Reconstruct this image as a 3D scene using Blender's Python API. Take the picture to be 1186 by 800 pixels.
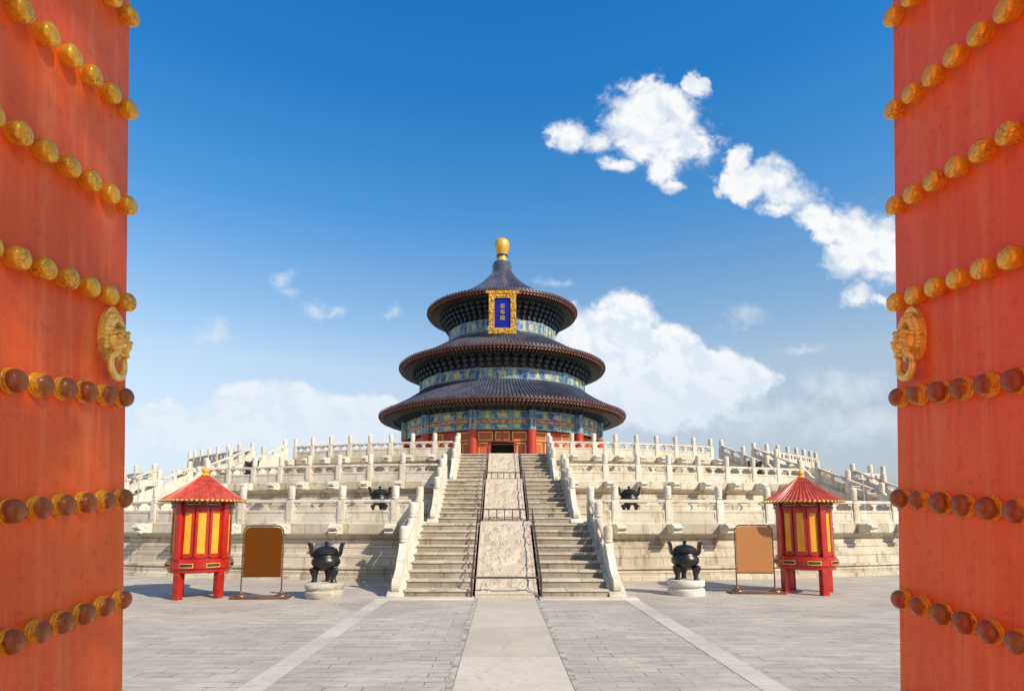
import bpy, bmesh, math, random
from math import sin, cos, pi, radians, sqrt, atan2
from mathutils import Matrix, Vector

random.seed(7)
S = bpy.context.scene
for o in list(bpy.data.objects):
    bpy.data.objects.remove(o)
COL = S.collection

# ------------------------------------------------------------------ camera
cam_d = bpy.data.cameras.new('camera')
cam = bpy.data.objects.new('camera', cam_d)
COL.objects.link(cam)
S.camera = cam
cam.location = (0, 0, 1.8)
cam.rotation_euler = (radians(90 + 7), 0, 0)
cam_d.sensor_fit = 'HORIZONTAL'
cam_d.sensor_width = 36
cam_d.lens = 36 * 700 / 1186
cam_d.shift_x = 13 / 1186
cam_d.shift_y = 114 / 1186
cam_d.clip_start = 0.05
cam_d.clip_end = 20000

# ------------------------------------------------------------------ sun, exposure
SUN_DIR = Vector((0.60, -0.52, 0.60)).normalized()
SUN_EL = math.asin(SUN_DIR.z)
SUN_AZ = atan2(SUN_DIR.x, SUN_DIR.y)
sun_d = bpy.data.lights.new('sun', 'SUN')
sun_d.energy = 4.9
sun_d.angle = radians(0.5)
sun_d.color = (1.0, 0.89, 0.73)
sun = bpy.data.objects.new('sun', sun_d)
COL.objects.link(sun)
sun.rotation_euler = SUN_DIR.to_track_quat('Z', 'Y').to_euler()
sun.location = (20, -20, 30)
S.view_settings.view_transform = 'Standard'
S.view_settings.look = 'None'
S.view_settings.exposure = 0.26
S.view_settings.gamma = 1
S.view_settings.use_curve_mapping = False
S.cycles.use_denoising = True
try:
    S.cycles.denoiser = 'OPENIMAGEDENOISE'
except Exception:
    pass
S.cycles.max_bounces = 6
S.cycles.sample_clamp_indirect = 6


# ------------------------------------------------------------------ node helpers
class NT:
    def __init__(self, tree):
        self.t = tree
        self.n = tree.nodes
        self.l = tree.links

    def add(self, kind, **kw):
        nd = self.n.new(kind)
        for k, v in kw.items():
            setattr(nd, k, v)
        return nd

    def put(self, sock, val):
        if val is None:
            return
        if hasattr(val, 'is_linked') or isinstance(val, bpy.types.NodeSocket):
            self.l.new(val, sock)
        else:
            if hasattr(sock.default_value, '__len__') and not hasattr(val, '__len__'):
                val = [val] * len(sock.default_value)
            if sock.type == 'RGBA' and len(val) == 3:
                val = (*val, 1)
            sock.default_value = val

    def math(self, op, a, b=None, c=None, clamp=False):
        nd = self.add('ShaderNodeMath', operation=op, use_clamp=clamp)
        self.put(nd.inputs[0], a)
        self.put(nd.inputs[1], b)
        self.put(nd.inputs[2], c)
        return nd.outputs[0]

    def vmath(self, op, a, b=None):
        nd = self.add('ShaderNodeVectorMath', operation=op)
        self.put(nd.inputs[0], a)
        self.put(nd.inputs[1], b)
        return nd.outputs['Value'] if op in ('LENGTH', 'DOT_PRODUCT', 'DISTANCE') else nd.outputs[0]

    def smooth(self, x, lo, hi, a=0.0, b=1.0):
        nd = self.add('ShaderNodeMapRange', interpolation_type='SMOOTHSTEP')
        for i, v in enumerate((x, lo, hi, a, b)):
            self.put(nd.inputs[i], v)
        return nd.outputs[0]

    def mix(self, f, a, b, blend='MIX'):
        nd = self.add('ShaderNodeMix', data_type='RGBA', blend_type=blend)
        self.put(nd.inputs[0], f)
        self.put(nd.inputs[6], a)
        self.put(nd.inputs[7], b)
        return nd.outputs[2]

    def noise(self, vec, scale, detail=4, rough=0.55, dist=0.0):
        nd = self.add('ShaderNodeTexNoise')
        self.put(nd.inputs['Vector'], vec)
        nd.inputs['Scale'].default_value = scale
        nd.inputs['Detail'].default_value = detail
        nd.inputs['Roughness'].default_value = rough
        nd.inputs['Distortion'].default_value = dist
        return nd.outputs[0]

    def voronoi(self, vec, scale, feature='F1', out='Distance', rnd=1.0):
        nd = self.add('ShaderNodeTexVoronoi', feature=feature)
        self.put(nd.inputs['Vector'], vec)
        nd.inputs['Scale'].default_value = scale
        nd.inputs['Randomness'].default_value = rnd
        return nd.outputs[out]

    def scale(self, vec, s):
        nd = self.add('ShaderNodeMapping')
        self.put(nd.inputs[0], vec)
        nd.inputs['Scale'].default_value = s
        return nd.outputs[0]

    def brick(self, vec, c1, c2, mortar, w, h, m, off=0.5):
        nd = self.add('ShaderNodeTexBrick')
        nd.offset = off
        self.put(nd.inputs['Vector'], vec)
        self.put(nd.inputs['Color1'], c1)
        self.put(nd.inputs['Color2'], c2)
        self.put(nd.inputs['Mortar'], mortar)
        nd.inputs['Scale'].default_value = 1
        nd.inputs['Mortar Size'].default_value = m
        nd.inputs['Mortar Smooth'].default_value = 0.2
        nd.inputs['Brick Width'].default_value = w
        nd.inputs['Row Height'].default_value = h
        return nd.outputs['Color'], nd.outputs['Fac']

    def sep(self, vec):
        nd = self.add('ShaderNodeSeparateXYZ')
        self.put(nd.inputs[0], vec)
        return nd.outputs

    def comb(self, x, y, z):
        nd = self.add('ShaderNodeCombineXYZ')
        for i, v in enumerate((x, y, z)):
            self.put(nd.inputs[i], v)
        return nd.outputs[0]

    def bump(self, h, strength=0.5, dist=0.01):
        nd = self.add('ShaderNodeBump')
        self.put(nd.inputs['Height'], h)
        nd.inputs['Strength'].default_value = strength
        nd.inputs['Distance'].default_value = dist
        return nd.outputs[0]


def new_mat(name):
    m = bpy.data.materials.new(name)
    m.use_nodes = True
    t = NT(m.node_tree)
    p = t.n['Principled BSDF']
    return m, t, p


def pos(t):
    return t.add('ShaderNodeNewGeometry').outputs['Position']


def objc(t):
    return t.add('ShaderNodeTexCoord').outputs['Object']


def uvc(t):
    return t.add('ShaderNodeTexCoord').outputs['UV']


# ------------------------------------------------------------------ sky with clouds
W = bpy.data.worlds.new('World')
S.world = W
W.use_nodes = True
wt = NT(W.node_tree)
bg = wt.n['Background']
sky = wt.add('ShaderNodeTexSky', sky_type='NISHITA')
sky.sun_disc = False
sky.sun_elevation = SUN_EL
sky.sun_rotation = SUN_AZ
sky.altitude = 100
sky.air_density = 1.0
sky.dust_density = 0.6
sky.ozone_density = 2.2
SKY_STRENGTH = 0.11
bg.inputs['Strength'].default_value = SKY_STRENGTH
hs = wt.add('ShaderNodeHueSaturation')
hs.inputs['Saturation'].default_value = 1.25
hs.inputs['Value'].default_value = 1.0
wt.l.new(sky.outputs[0], hs.inputs['Color'])
hs.inputs['Saturation'].default_value = 1.0
_z = wt.sep(wt.add('ShaderNodeTexCoord').outputs['Generated'])[2]
ramp_n = wt.add('ShaderNodeValToRGB')
wt.put(ramp_n.inputs[0], _z)
el = ramp_n.color_ramp.elements
TINT = [(0.0, (.185, .178, .215)), (0.07, (.32, .285, .305)), (0.14, (.46, .37, .33)), (0.24, (.56, .48, .40)), (0.36, (.37, .46, .47)), (0.46, (.19, .42, .52)), (0.60, (.07, .37, .56)), (0.80, (.03, .33, .56))]
el[0].position, el[0].color = TINT[0][0], (*TINT[0][1], 1)
el[1].position, el[1].color = TINT[-1][0], (*TINT[-1][1], 1)
for p_, c_ in TINT[1:-1]:
    e_ = el.new(p_)
    e_.color = (*c_, 1)
tinted = wt.mix(1.0, hs.outputs[0], ramp_n.outputs[0], 'MULTIPLY')
tinted = wt.vmath('MULTIPLY', tinted, (3.0, 3.0, 3.0))

PUFF = [(0.27, 0.723, 0.074, 0.06), (0.299, 0.67, 0.08, 0.066), (0.239, 0.703, 0.062, 0.064), (0.354, 0.77, 0.025, 0.024), (0.325, 0.668, 0.036, 0.04), (0.29, 0.613, 0.024, 0.033), (0.301, 0.576, 0.021, 0.015), (0.12, 0.67, 0.04, 0.031), (0.169, 0.66, 0.034, 0.021), (0.206, 0.621, 0.034, 0.015), (0.421, 0.625, 0.024, 0.030), (0.405, 0.585, 0.022, 0.021), (0.428, 0.58, 0.046, 0.029), (0.475, 0.592, 0.055, 0.036), (0.508, 0.564, 0.055, 0.032), (0.484, 0.54, 0.036, 0.019), (0.551, 0.532, 0.039, 0.026), (0.61, 0.505, 0.06, 0.038), (0.66, 0.469, 0.09, 0.067), (0.598, 0.445, 0.045, 0.035), (0.723, 0.465, 0.08, 0.06), (0.310, 0.70, 0.05, 0.065), (0.262, 0.69, 0.07, 0.06), (0.616, 0.38, 0.033, 0.022), (0.652, 0.371, 0.024, 0.012)]
BANK = [(0.21, 0.34, 0.062, 0.046), (0.177, 0.307, 0.081, 0.061), (0.279, 0.292, 0.059, 0.039), (0.234, 0.261, 0.117, 0.068), (0.336, 0.254, 0.088, 0.039), (0.408, 0.235, 0.067, 0.03), (0.32, 0.217, 0.131, 0.045), (0.175, 0.217, 0.116, 0.075), (0.117, 0.292, 0.059, 0.076), (0.232, 0.187, 0.174, 0.044),
        (-0.364, 0.208, 0.064, 0.027), (-0.421, 0.199, 0.073, 0.033), (-0.448, 0.158, 0.101, 0.041), (-0.333, 0.172, 0.101, 0.052), (-0.261, 0.175, 0.087, 0.037), (-0.565, 0.172, 0.052, 0.024), (-0.533, 0.136, 0.086, 0.029), (-0.203, 0.172, 0.058, 0.029), (-0.36, 0.136, 0.187, 0.037)]
WISP = [(-0.493, 0.313, 0.040, 0.022), (-0.375, 0.405, 0.022, 0.018), (-0.362, 0.386, 0.022, 0.014), (-0.314, 0.355, 0.025, 0.014), (-0.284, 0.352, 0.016, 0.011), (-0.185, 0.349, 0.017, 0.013), (0.414, 0.343, 0.04, 0.02), (0.507, 0.289, 0.044, 0.011), (0.089, 0.402, 0.039, 0.009), (0.582, 0.217, 0.102, 0.037), (0.607, 0.158, 0.159, 0.044), (0.434, 0.172, 0.13, 0.037)]


def build_clouds(t, base):
    g = t.add('ShaderNodeTexCoord').outputs['Generated']
    x, y, z = t.sep(g)[:3]
    yy = t.math('MAXIMUM', y, 0.02)
    uv0 = t.comb(t.math('DIVIDE', x, yy), t.math('DIVIDE', z, yy), 0.0)
    front = t.smooth(y, 0.05, 0.2)
    # ragged edges: shift the lookup by turbulence
    nz = t.add('ShaderNodeTexNoise')
    t.put(nz.inputs['Vector'], uv0)
    nz.inputs['Scale'].default_value = 16
    nz.inputs['Detail'].default_value = 5
    nz.inputs['Roughness'].default_value = 0.6
    wv = t.vmath('SUBTRACT', nz.outputs['Color'], (0.5, 0.5, 0.5))
    wv = t.vmath('MULTIPLY', wv, (0.055, 0.055, 0.0))
    uv = t.vmath('ADD', uv0, wv)

    def field(lst):
        acc = None
        for (u0, v0, a, b) in lst:
            d = t.vmath('SUBTRACT', uv, (u0, v0, 0))
            d = t.vmath('MULTIPLY', d, (1 / (a * 1.13), 1 / (b * 1.13), 0))
            e = t.math('SUBTRACT', 1.0, t.vmath('LENGTH', d))
            acc = e if acc is None else t.math('SMOOTH_MAX', acc, e, 0.08)
        return acc
    fine = t.noise(uv0, 34, 8, 0.62, 0.4)
    fc = t.math('SUBTRACT', fine, 0.5)
    big = t.noise(uv0, 13, 6, 0.6, 0.3)
    up = t.vmath('ADD', uv0, (0.012, 0.016, 0))
    bigs = t.noise(up, 13, 6, 0.6, 0.3)
    relief = t.math('SUBTRACT', big, bigs)
    vv = t.sep(uv0)[1]

    fp = t.math('ADD', field(PUFF), t.math('ADD', t.math('MULTIPLY', fc, 1.15), t.math('MULTIPLY', t.math('SUBTRACT', big, 0.5), 0.35)))
    soft = t.noise(t.vmath('ADD', uv0, (3.1, 1.7, 0)), 9, 3, 0.5)
    dp = t.smooth(fp, -0.10, t.smooth(soft, 0.35, 0.65, 0.28, 0.85))
    fb = t.math('ADD', field(BANK), t.math('MULTIPLY', fc, 0.62))
    db = t.math('MULTIPLY', t.smooth(fb, 0.0, 0.36), t.smooth(vv, 0.06, 0.30, 0.72, 0.97))
    fw = t.math('ADD', field(WISP), t.math('MULTIPLY', fc, 1.9))
    dw = t.math('MULTIPLY', t.smooth(fw, -0.1, 1.25), 0.55)

    k = 1 / SKY_STRENGTH
    shade = t.smooth(t.math('ADD', relief, t.math('MULTIPLY', fc, 0.05)), -0.11, 0.05)
    k = 0.84 / SKY_STRENGTH
    bright = (0.95 * k, 0.96 * k, 0.97 * k)
    grey = (0.76 * k, 0.82 * k, 0.90 * k)
    cp = t.mix(shade, grey, bright)
    cb = t.mix(t.math('MULTIPLY', shade, t.smooth(vv, 0.15, 0.36, 0.35, 1.0)), (0.75 * k, 0.83 * k, 0.92 * k), (0.96 * k, 0.97 * k, 0.99 * k))
    # broken cumulus added out of view, beside and behind the viewer, brightening the fill light
    gq = t.vmath('MULTIPLY', g, (1.0, 1.0, 1.5))
    far = t.noise(gq, 3.2, 7, 0.58, 0.2)
    dfar = t.math('MULTIPLY', t.smooth(far, 0.46, 0.60), t.smooth(y, 0.30, -0.05))
    base = t.mix(dfar, base, (0.60 * k, 0.57 * k, 0.53 * k))
    out = t.mix(t.math('MULTIPLY', db, front), base, cb)
    out = t.mix(t.math('MULTIPLY', dw, front), out, (0.80 * k, 0.86 * k, 0.92 * k))
    out = t.mix(t.math('MULTIPLY', dp, front), out, cp)
    return out


wt.l.new(build_clouds(wt, tinted), bg.inputs['Color'])


# ------------------------------------------------------------------ materials
def simple(name, col, rough=0.5, metal=0.0, var=0.25, scale=6.0, bump=0.0, coat=0.0, spec=None):
    m, t, p = new_mat(name)
    pv = objc(t)
    n = t.noise(pv, scale, 6, 0.6)
    dark = tuple(c * (1 - var) for c in col)
    light = tuple(min(1, c * (1 + var * 0.7)) for c in col)
    p.inputs['Roughness'].default_value = rough
    p.inputs['Metallic'].default_value = metal
    t.put(p.inputs['Base Color'], t.mix(t.smooth(n, 0.3, 0.7), dark, light))
    if coat:
        p.inputs['Coat Weight'].default_value = coat
        p.inputs['Coat Roughness'].default_value = 0.15
    if spec is not None:
        p.inputs['Specular IOR Level'].default_value = spec
    if bump:
        t.put(p.inputs['Normal'], t.bump(t.noise(pv, scale * 8, 6, 0.65), bump, 0.01))
    return m


def stone(name, light, dark, stain, stain_amt=0.6, bump=0.4, uvbrick=None, seed=0.0):
    m, t, p = new_mat(name)
    P = t.vmath('ADD', pos(t), (seed, seed * 2, 0))
    n1 = t.noise(P, 0.9, 8, 0.62)
    n2 = t.noise(P, 7.0, 6, 0.65)
    c = t.mix(t.smooth(n1, 0.32, 0.68), dark, light)
    c = t.mix(t.math('MULTIPLY', t.smooth(n2, 0.45, 0.75), 0.35), c, tuple(x * 0.62 for x in light))
    # rain streaks and grime with a shape of their own
    st = t.noise(t.scale(P, (3.2, 3.2, 0.45)), 1.3, 7, 0.68)
    c = t.mix(t.math('MULTIPLY', t.smooth(st, 0.5, 0.72), stain_amt), c, stain)
    bl = t.noise(P, 2.6, 7, 0.72, 0.6)
    c = t.mix(t.math('MULTIPLY', t.smooth(bl, 0.56, 0.68), 0.55), c, tuple(x * 1.15 for x in stain))
    h = t.math('ADD', t.math('MULTIPLY', t.noise(P, 22, 8, 0.7), 0.6), t.math('MULTIPLY', n2, 0.8))
    if uvbrick:
        w, hh, ms = uvbrick
        bc, bf = t.brick(uvc(t), (1, 1, 1), (0.72, 0.70, 0.66), (0.30, 0.27, 0.22), w, hh, ms)
        c = t.mix(1.0, c, bc, 'MULTIPLY')
        h = t.math('SUBTRACT', h, t.math('MULTIPLY', bf, 2.0))
    t.put(p.inputs['Base Color'], c)
    p.inputs['Roughness'].default_value = 0.72
    p.inputs['Specular IOR Level'].default_value = 0.3
    t.put(p.inputs['Normal'], t.bump(h, bump, 0.02))
    return m


M = {}
M['marble'] = stone('marble_white', (0.68, 0.605, 0.495), (0.53, 0.455, 0.345), (0.27, 0.19, 0.10), 0.75, 0.6)
M['marble_post'] = stone('marble_post', (0.72, 0.65, 0.55), (0.58, 0.51, 0.405), (0.33, 0.25, 0.155), 0.6, 0.55, seed=11)
M['wall'] = stone('terrace_stone', (0.70, 0.62, 0.495), (0.52, 0.44, 0.33), (0.20, 0.13, 0.065), 0.85, 0.5, (1.35, 0.33, 0.008))
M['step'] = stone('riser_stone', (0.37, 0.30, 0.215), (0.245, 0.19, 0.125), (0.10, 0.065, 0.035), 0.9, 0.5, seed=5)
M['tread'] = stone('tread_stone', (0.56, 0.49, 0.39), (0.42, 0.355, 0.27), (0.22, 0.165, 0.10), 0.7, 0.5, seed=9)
M['floor_stone'] = stone('terrace_floor', (0.60, 0.56, 0.48), (0.48, 0.44, 0.37), (0.3, 0.25, 0.18), 0.5, 0.3)
M['rock'] = stone('rough_rock', (0.58, 0.53, 0.44), (0.42, 0.37, 0.29), (0.27, 0.22, 0.16), 0.6, 0.9, seed=3)
M['drum_stone'] = stone('white_plinth', (0.66, 0.62, 0.54), (0.56, 0.51, 0.43), (0.38, 0.33, 0.26), 0.4, 0.5, seed=8)


def carved():
    m, t, p = new_mat('carved_marble')
    P = pos(t)
    warp = t.noise(P, 3.0, 3, 0.5)
    n = t.noise(P, 1.5, 6, 0.6)
    c = t.mix(t.smooth(n, 0.3, 0.7), (0.47, 0.375, 0.262), (0.57, 0.472, 0.345))
    w2 = t.noise(P, 9.0, 5, 0.6, 1.6)
    gr = t.smooth(t.math('ABSOLUTE', t.math('SUBTRACT', w2, 0.5)), 0.0, 0.05)
    c = t.mix(t.math('MULTIPLY', t.math('SUBTRACT', 1.0, gr), 0.3), c, (0.46, 0.37, 0.26))
    st = t.noise(P, 17, 6, 0.7)
    c = t.mix(t.math('MULTIPLY', t.smooth(st, 0.55, 0.7), 0.35), c, (0.48, 0.39, 0.28))
    t.put(p.inputs['Base Color'], c)
    p.inputs['Roughness'].default_value = 0.75
    t.put(p.inputs['Normal'], t.bump(t.math('ADD', w2, t.math('MULTIPLY', st, 0.5)), 0.6, 0.05))
    return m


M['carved'] = carved()


def paving():
    m, t, p = new_mat('grey_brick_paving')
    P = pos(t)
    wob = t.vmath('MULTIPLY', t.vmath('SUBTRACT', t.noise(P, 1.1, 3), (0.5, 0.5, 0.5)), (0.02, 0.05, 0))
    b, f = t.brick(t.vmath('ADD', P, wob), (1, 1, 1), (0.90, 0.895, 0.89), (0.74, 0.71, 0.68), 0.42, 0.205, 0.006)
    n1 = t.noise(P, 0.55, 7, 0.66, 0.5)
    n2 = t.noise(t.scale(P, (0.8, 3.6, 1)), 1.5, 8, 0.70, 0.4)
    c = t.mix(t.smooth(n1, 0.3, 0.7), (0.395, 0.342, 0.278), (0.545, 0.476, 0.390))
    c = t.mix(t.math('MULTIPLY', t.smooth(n2, 0.46, 0.62), 0.75), c, (0.34, 0.30, 0.255))
    c = t.mix(1.0, c, b, 'MULTIPLY')
    # lost mortar: short dark gashes along some joints
    gap = t.math('MULTIPLY', f, t.smooth(t.noise(P, 1.7, 5, 0.65), 0.50, 0.60))
    c = t.mix(t.math('MULTIPLY', gap, 1.0), c, (0.08, 0.09, 0.075))
    spk = t.smooth(t.noise(P, 38, 3, 0.6), 0.62, 0.75)
    c = t.mix(t.math('MULTIPLY', spk, 0.35), c, (0.62, 0.59, 0.54))
    t.put(p.inputs['Base Color'], c)
    p.inputs['Roughness'].default_value = 0.78
    h = t.math('SUBTRACT', t.math('MULTIPLY', t.noise(P, 9, 7, 0.7), 1.2), t.math('MULTIPLY', f, 1.2))
    t.put(p.inputs['Normal'], t.bump(h, 0.35, 0.02))
    return m


def slab(name, c1, c2, w, h):
    m, t, p = new_mat(name)
    P = pos(t)
    b, f = t.brick(t.vmath('ADD', P, (20.0, 0.4, 0.0)), (1, 1, 1), (0.86, 0.85, 0.83), (0.62, 0.59, 0.54), w, h, 0.007, 0.0)
    n = t.noise(P, 0.9, 7, 0.62)
    n2 = t.noise(P, 11, 6, 0.7)
    c = t.mix(t.smooth(n, 0.3, 0.7), c1, c2)
    c = t.mix(t.math('MULTIPLY', t.smooth(n2, 0.5, 0.72), 0.55), c, tuple(x * 0.68 for x in c1))
    c = t.mix(1.0, c, b, 'MULTIPLY')
    cr = t.voronoi(t.vmath('ADD', P, t.vmath('MULTIPLY', t.comb(n, n2, 0.0), (0.8, 0.5, 0))), 0.8, 'DISTANCE_TO_EDGE')
    c = t.mix(t.math('MULTIPLY', t.smooth(cr, 0.007, 0.002), 0.3), c, (0.22, 0.19, 0.15))
    t.put(p.inputs['Base Color'], c)
    p.inputs['Roughness'].default_value = 0.7
    t.put(p.inputs['Normal'], t.bump(t.math('SUBTRACT', n2, f), 0.3, 0.012))
    return m


M['paving'] = paving()
M['path'] = slab('path_slabs', (0.53, 0.455, 0.36), (0.62, 0.54, 0.435), 40, 2.15)
M['strip'] = slab('kerb_slabs', (0.50, 0.44, 0.36), (0.60, 0.535, 0.445), 40, 0.9)
M['forecourt'] = slab('bounce_forecourt_marble', (0.74, 0.68, 0.58), (0.82, 0.76, 0.66), 1.2, 1.2)
M['gutter'] = simple('path_edging', (0.40, 0.35, 0.285), 0.8, var=0.45, scale=5)


def door_red():
    m, t, p = new_mat('vermilion_door_paint')
    P = objc(t)
    n1 = t.noise(P, 2.2, 6, 0.6)
    st = t.noise(t.scale(P, (7, 7, 0.55)), 3.2, 8, 0.68)
    st2 = t.noise(t.scale(P, (20, 20, 0.8)), 3.0, 5, 0.6)
    n3 = t.noise(P, 30, 7, 0.72)
    c = t.mix(t.smooth(n1, 0.3, 0.7), (0.82, 0.110, 0.012), (0.93, 0.155, 0.020))
    c = t.mix(t.math('MULTIPLY', t.smooth(st, 0.46, 0.66), 0.6), c, (0.92, 0.24, 0.07))
    c = t.mix(t.math('MULTIPLY', t.smooth(st2, 0.55, 0.75), 0.35), c, (0.60, 0.055, 0.012))
    c = t.mix(t.math('MULTIPLY', t.smooth(n3, 0.52, 0.66), 0.45), c, (0.58, 0.07, 0.02))
    chip = t.smooth(t.noise(P, 55, 4, 0.6), 0.66, 0.70)
    c = t.mix(t.math('MULTIPLY', chip, 0.6), c, (0.50, 0.28, 0.18))
    t.put(p.inputs['Base Color'], c)
    p.inputs['Roughness'].default_value = 0.45
    p.inputs['Specular IOR Level'].default_value = 0.25
    h = t.math('ADD', t.math('MULTIPLY', st, 1.0), t.math('MULTIPLY', n3, 0.5))
    t.put(p.inputs['Normal'], t.bump(h, 0.25, 0.006))
    return m


def stud_gold(name, red):
    m, t, p = new_mat(name)
    P = objc(t)
    rnd = t.add('ShaderNodeObjectInfo').outputs['Random']
    Q = t.vmath('ADD', P, t.comb(t.math('MULTIPLY', rnd, 9.0), t.math('MULTIPLY', rnd, 5.0), rnd))
    n = t.noise(Q, 45, 5, 0.6)
    n2 = t.noise(Q, 120, 4, 0.6)
    cr = t.voronoi(t.vmath('ADD', Q, t.vmath('MULTIPLY', t.comb(n, n2, n), (0.016, 0.016, 0.016))), 85, 'DISTANCE_TO_EDGE')
    crack = t.smooth(cr, 0.0, 0.075)
    patch = t.smooth(t.noise(Q, 22, 3, 0.5), 0.34, 0.54)
    crack = t.math('MAXIMUM', crack, t.math('MULTIPLY', patch, 0.85))
    gold = t.mix(t.smooth(n, 0.35, 0.7), (0.92, 0.42, 0.010), (0.96, 0.56, 0.045))
    if red:
        z = t.sep(P)[2]
        zz = t.math('ADD', z, t.math('ADD', t.math('MULTIPLY', t.math('SUBTRACT', n, 0.5), 0.030), t.math('MULTIPLY', t.math('SUBTRACT', rnd, 0.5), 0.014)))
        worn = t.smooth(zz, 0.014, 0.022)
        tip = t.mix(t.smooth(t.noise(Q, 30, 5, 0.6), 0.42, 0.62), (0.30, 0.020, 0.010), (0.24, 0.085, 0.020))
        gold = t.mix(t.math('MULTIPLY', worn, 0.9), gold, tip)
        gold = t.mix(t.math('MULTIPLY', t.smooth(n2, 0.55, 0.68), 0.5), gold, (0.20, 0.075, 0.012))
        crack = t.math('MAXIMUM', crack, 0.7)
    c = t.mix(crack, (0.40, 0.15, 0.010), gold)
    t.put(p.inputs['Base Color'], c)
    p.inputs['Metallic'].default_value = 0.1 if red else 0.3
    p.inputs['Roughness'].default_value = 0.30 if red else 0.26
    t.put(p.inputs['Normal'], t.bump(t.math('ADD', crack, t.math('MULTIPLY', n2, 0.5)), 0.6, 0.002))
    return m


M['door'] = door_red()
M['stud_gold'] = stud_gold('cracked_gold_leaf', False)
M['stud_red'] = stud_gold('worn_red_gilt', True)


def gilt():
    m, t, p = new_mat('gilt_bronze')
    P = objc(t)
    n = t.noise(P, 30, 5, 0.6)
    c = t.mix(t.smooth(n, 0.35, 0.65), (0.90, 0.56, 0.07), (0.97, 0.74, 0.20))
    n2 = t.noise(P, 55, 5, 0.6)
    c = t.mix(t.math('MULTIPLY', t.smooth(t.noise(P, 38, 4, 0.6), 0.54, 0.66), 0.5), c, (0.34, 0.18, 0.03))
    t.put(p.inputs['Base Color'], c)
    p.inputs['Metallic'].default_value = 0.25
    p.inputs['Roughness'].default_value = 0.24
    t.put(p.inputs['Normal'], t.bump(n2, 0.5, 0.003))
    return m


M['gilt'] = gilt()
M['gold'] = simple('gold_paint', (0.80, 0.50, 0.10), 0.35, 0.35, 0.25, 4, 0.2)
M['carved_gold'] = simple('carved_gold', (0.62, 0.33, 0.045), 0.35, 0.3, 0.75, 5.5, 0.4)
M['finial_gold'] = simple('finial_gilding', (0.72, 0.40, 0.06), 0.36, 0.3, 0.12, 1.5)
M['red'] = simple('red_lacquer', (0.42, 0.013, 0.006), 0.26, var=0.25, scale=3, coat=0.3)
M['red_roof'] = simple('red_roof_paint', (0.47, 0.065, 0.030), 0.36, var=0.35, scale=6)
M['dark_red'] = simple('dark_red_lacquer', (0.22, 0.012, 0.008), 0.35, var=0.3, scale=4)
M['yellow'] = simple('yellow_paper_panel', (0.76, 0.33, 0.014), 0.45, var=0.12, scale=4)
M['slot'] = simple('dark_slot', (0.03, 0.02, 0.015), 0.6)
M['bronze'] = simple('dark_bronze', (0.045, 0.042, 0.040), 0.34, 0.7, 0.4, 5, 0.25)
M['brown_metal'] = simple('brown_painted_steel', (0.16, 0.075, 0.035), 0.38, 0.3, 0.3, 6)
M['board_dark'] = simple('dark_brown_board', (0.120, 0.034, 0.002), 0.6, var=0.04, scale=1.5, spec=0.1)
M['board_tan'] = simple('tan_board', (0.41, 0.175, 0.066), 0.6, var=0.04, scale=1.5, spec=0.1)
M['rail'] = simple('rusty_brown_railing', (0.085, 0.05, 0.035), 0.5, 0.35, 0.35, 5)
M['grey_metal'] = simple('grey_metal', (0.42, 0.43, 0.44), 0.45, 0.2)


def glaze(name, c1, c2, rough):
    m, t, p = new_mat(name)
    P = objc(t)
    n = t.noise(P, 1.2, 6, 0.65)
    n2 = t.noise(P, 9.0, 4, 0.7)
    c = t.mix(t.smooth(n, 0.3, 0.7), c1, c2)
    c = t.mix(t.math('MULTIPLY', t.smooth(n2, 0.5, 0.7), 0.5), c, tuple(x * 2.0 for x in c2))
    t.put(p.inputs['Base Color'], c)
    p.inputs['Roughness'].default_value = rough
    p.inputs['Specular IOR Level'].default_value = 0.6
    return m


M['tile'] = glaze('blue_glazed_tile', (0.032, 0.038, 0.064), (0.080, 0.080, 0.108), 0.25)
M['tile_end'] = glaze('tile_end_glaze', (0.045, 0.022, 0.024), (0.12, 0.05, 0.04), 0.35)
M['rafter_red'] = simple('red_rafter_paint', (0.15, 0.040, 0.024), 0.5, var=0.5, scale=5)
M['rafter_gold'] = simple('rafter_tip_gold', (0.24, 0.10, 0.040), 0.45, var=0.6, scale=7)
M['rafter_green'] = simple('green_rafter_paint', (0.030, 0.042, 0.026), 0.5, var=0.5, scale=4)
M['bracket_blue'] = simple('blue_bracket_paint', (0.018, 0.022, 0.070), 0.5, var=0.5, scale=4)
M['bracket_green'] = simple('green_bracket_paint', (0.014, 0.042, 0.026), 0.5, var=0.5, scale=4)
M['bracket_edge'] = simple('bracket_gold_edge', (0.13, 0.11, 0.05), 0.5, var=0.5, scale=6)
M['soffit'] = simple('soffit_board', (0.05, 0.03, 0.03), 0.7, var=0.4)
M['hall_red'] = simple('hall_red_paint', (0.40, 0.035, 0.014), 0.42, var=0.2, scale=1.5)
M['plaque_blue'] = simple('plaque_blue', (0.004, 0.012, 0.27), 0.6, var=0.1, spec=0.2)
M['interior'] = simple('dark_interior', (0.02, 0.014, 0.012), 0.8)


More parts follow.
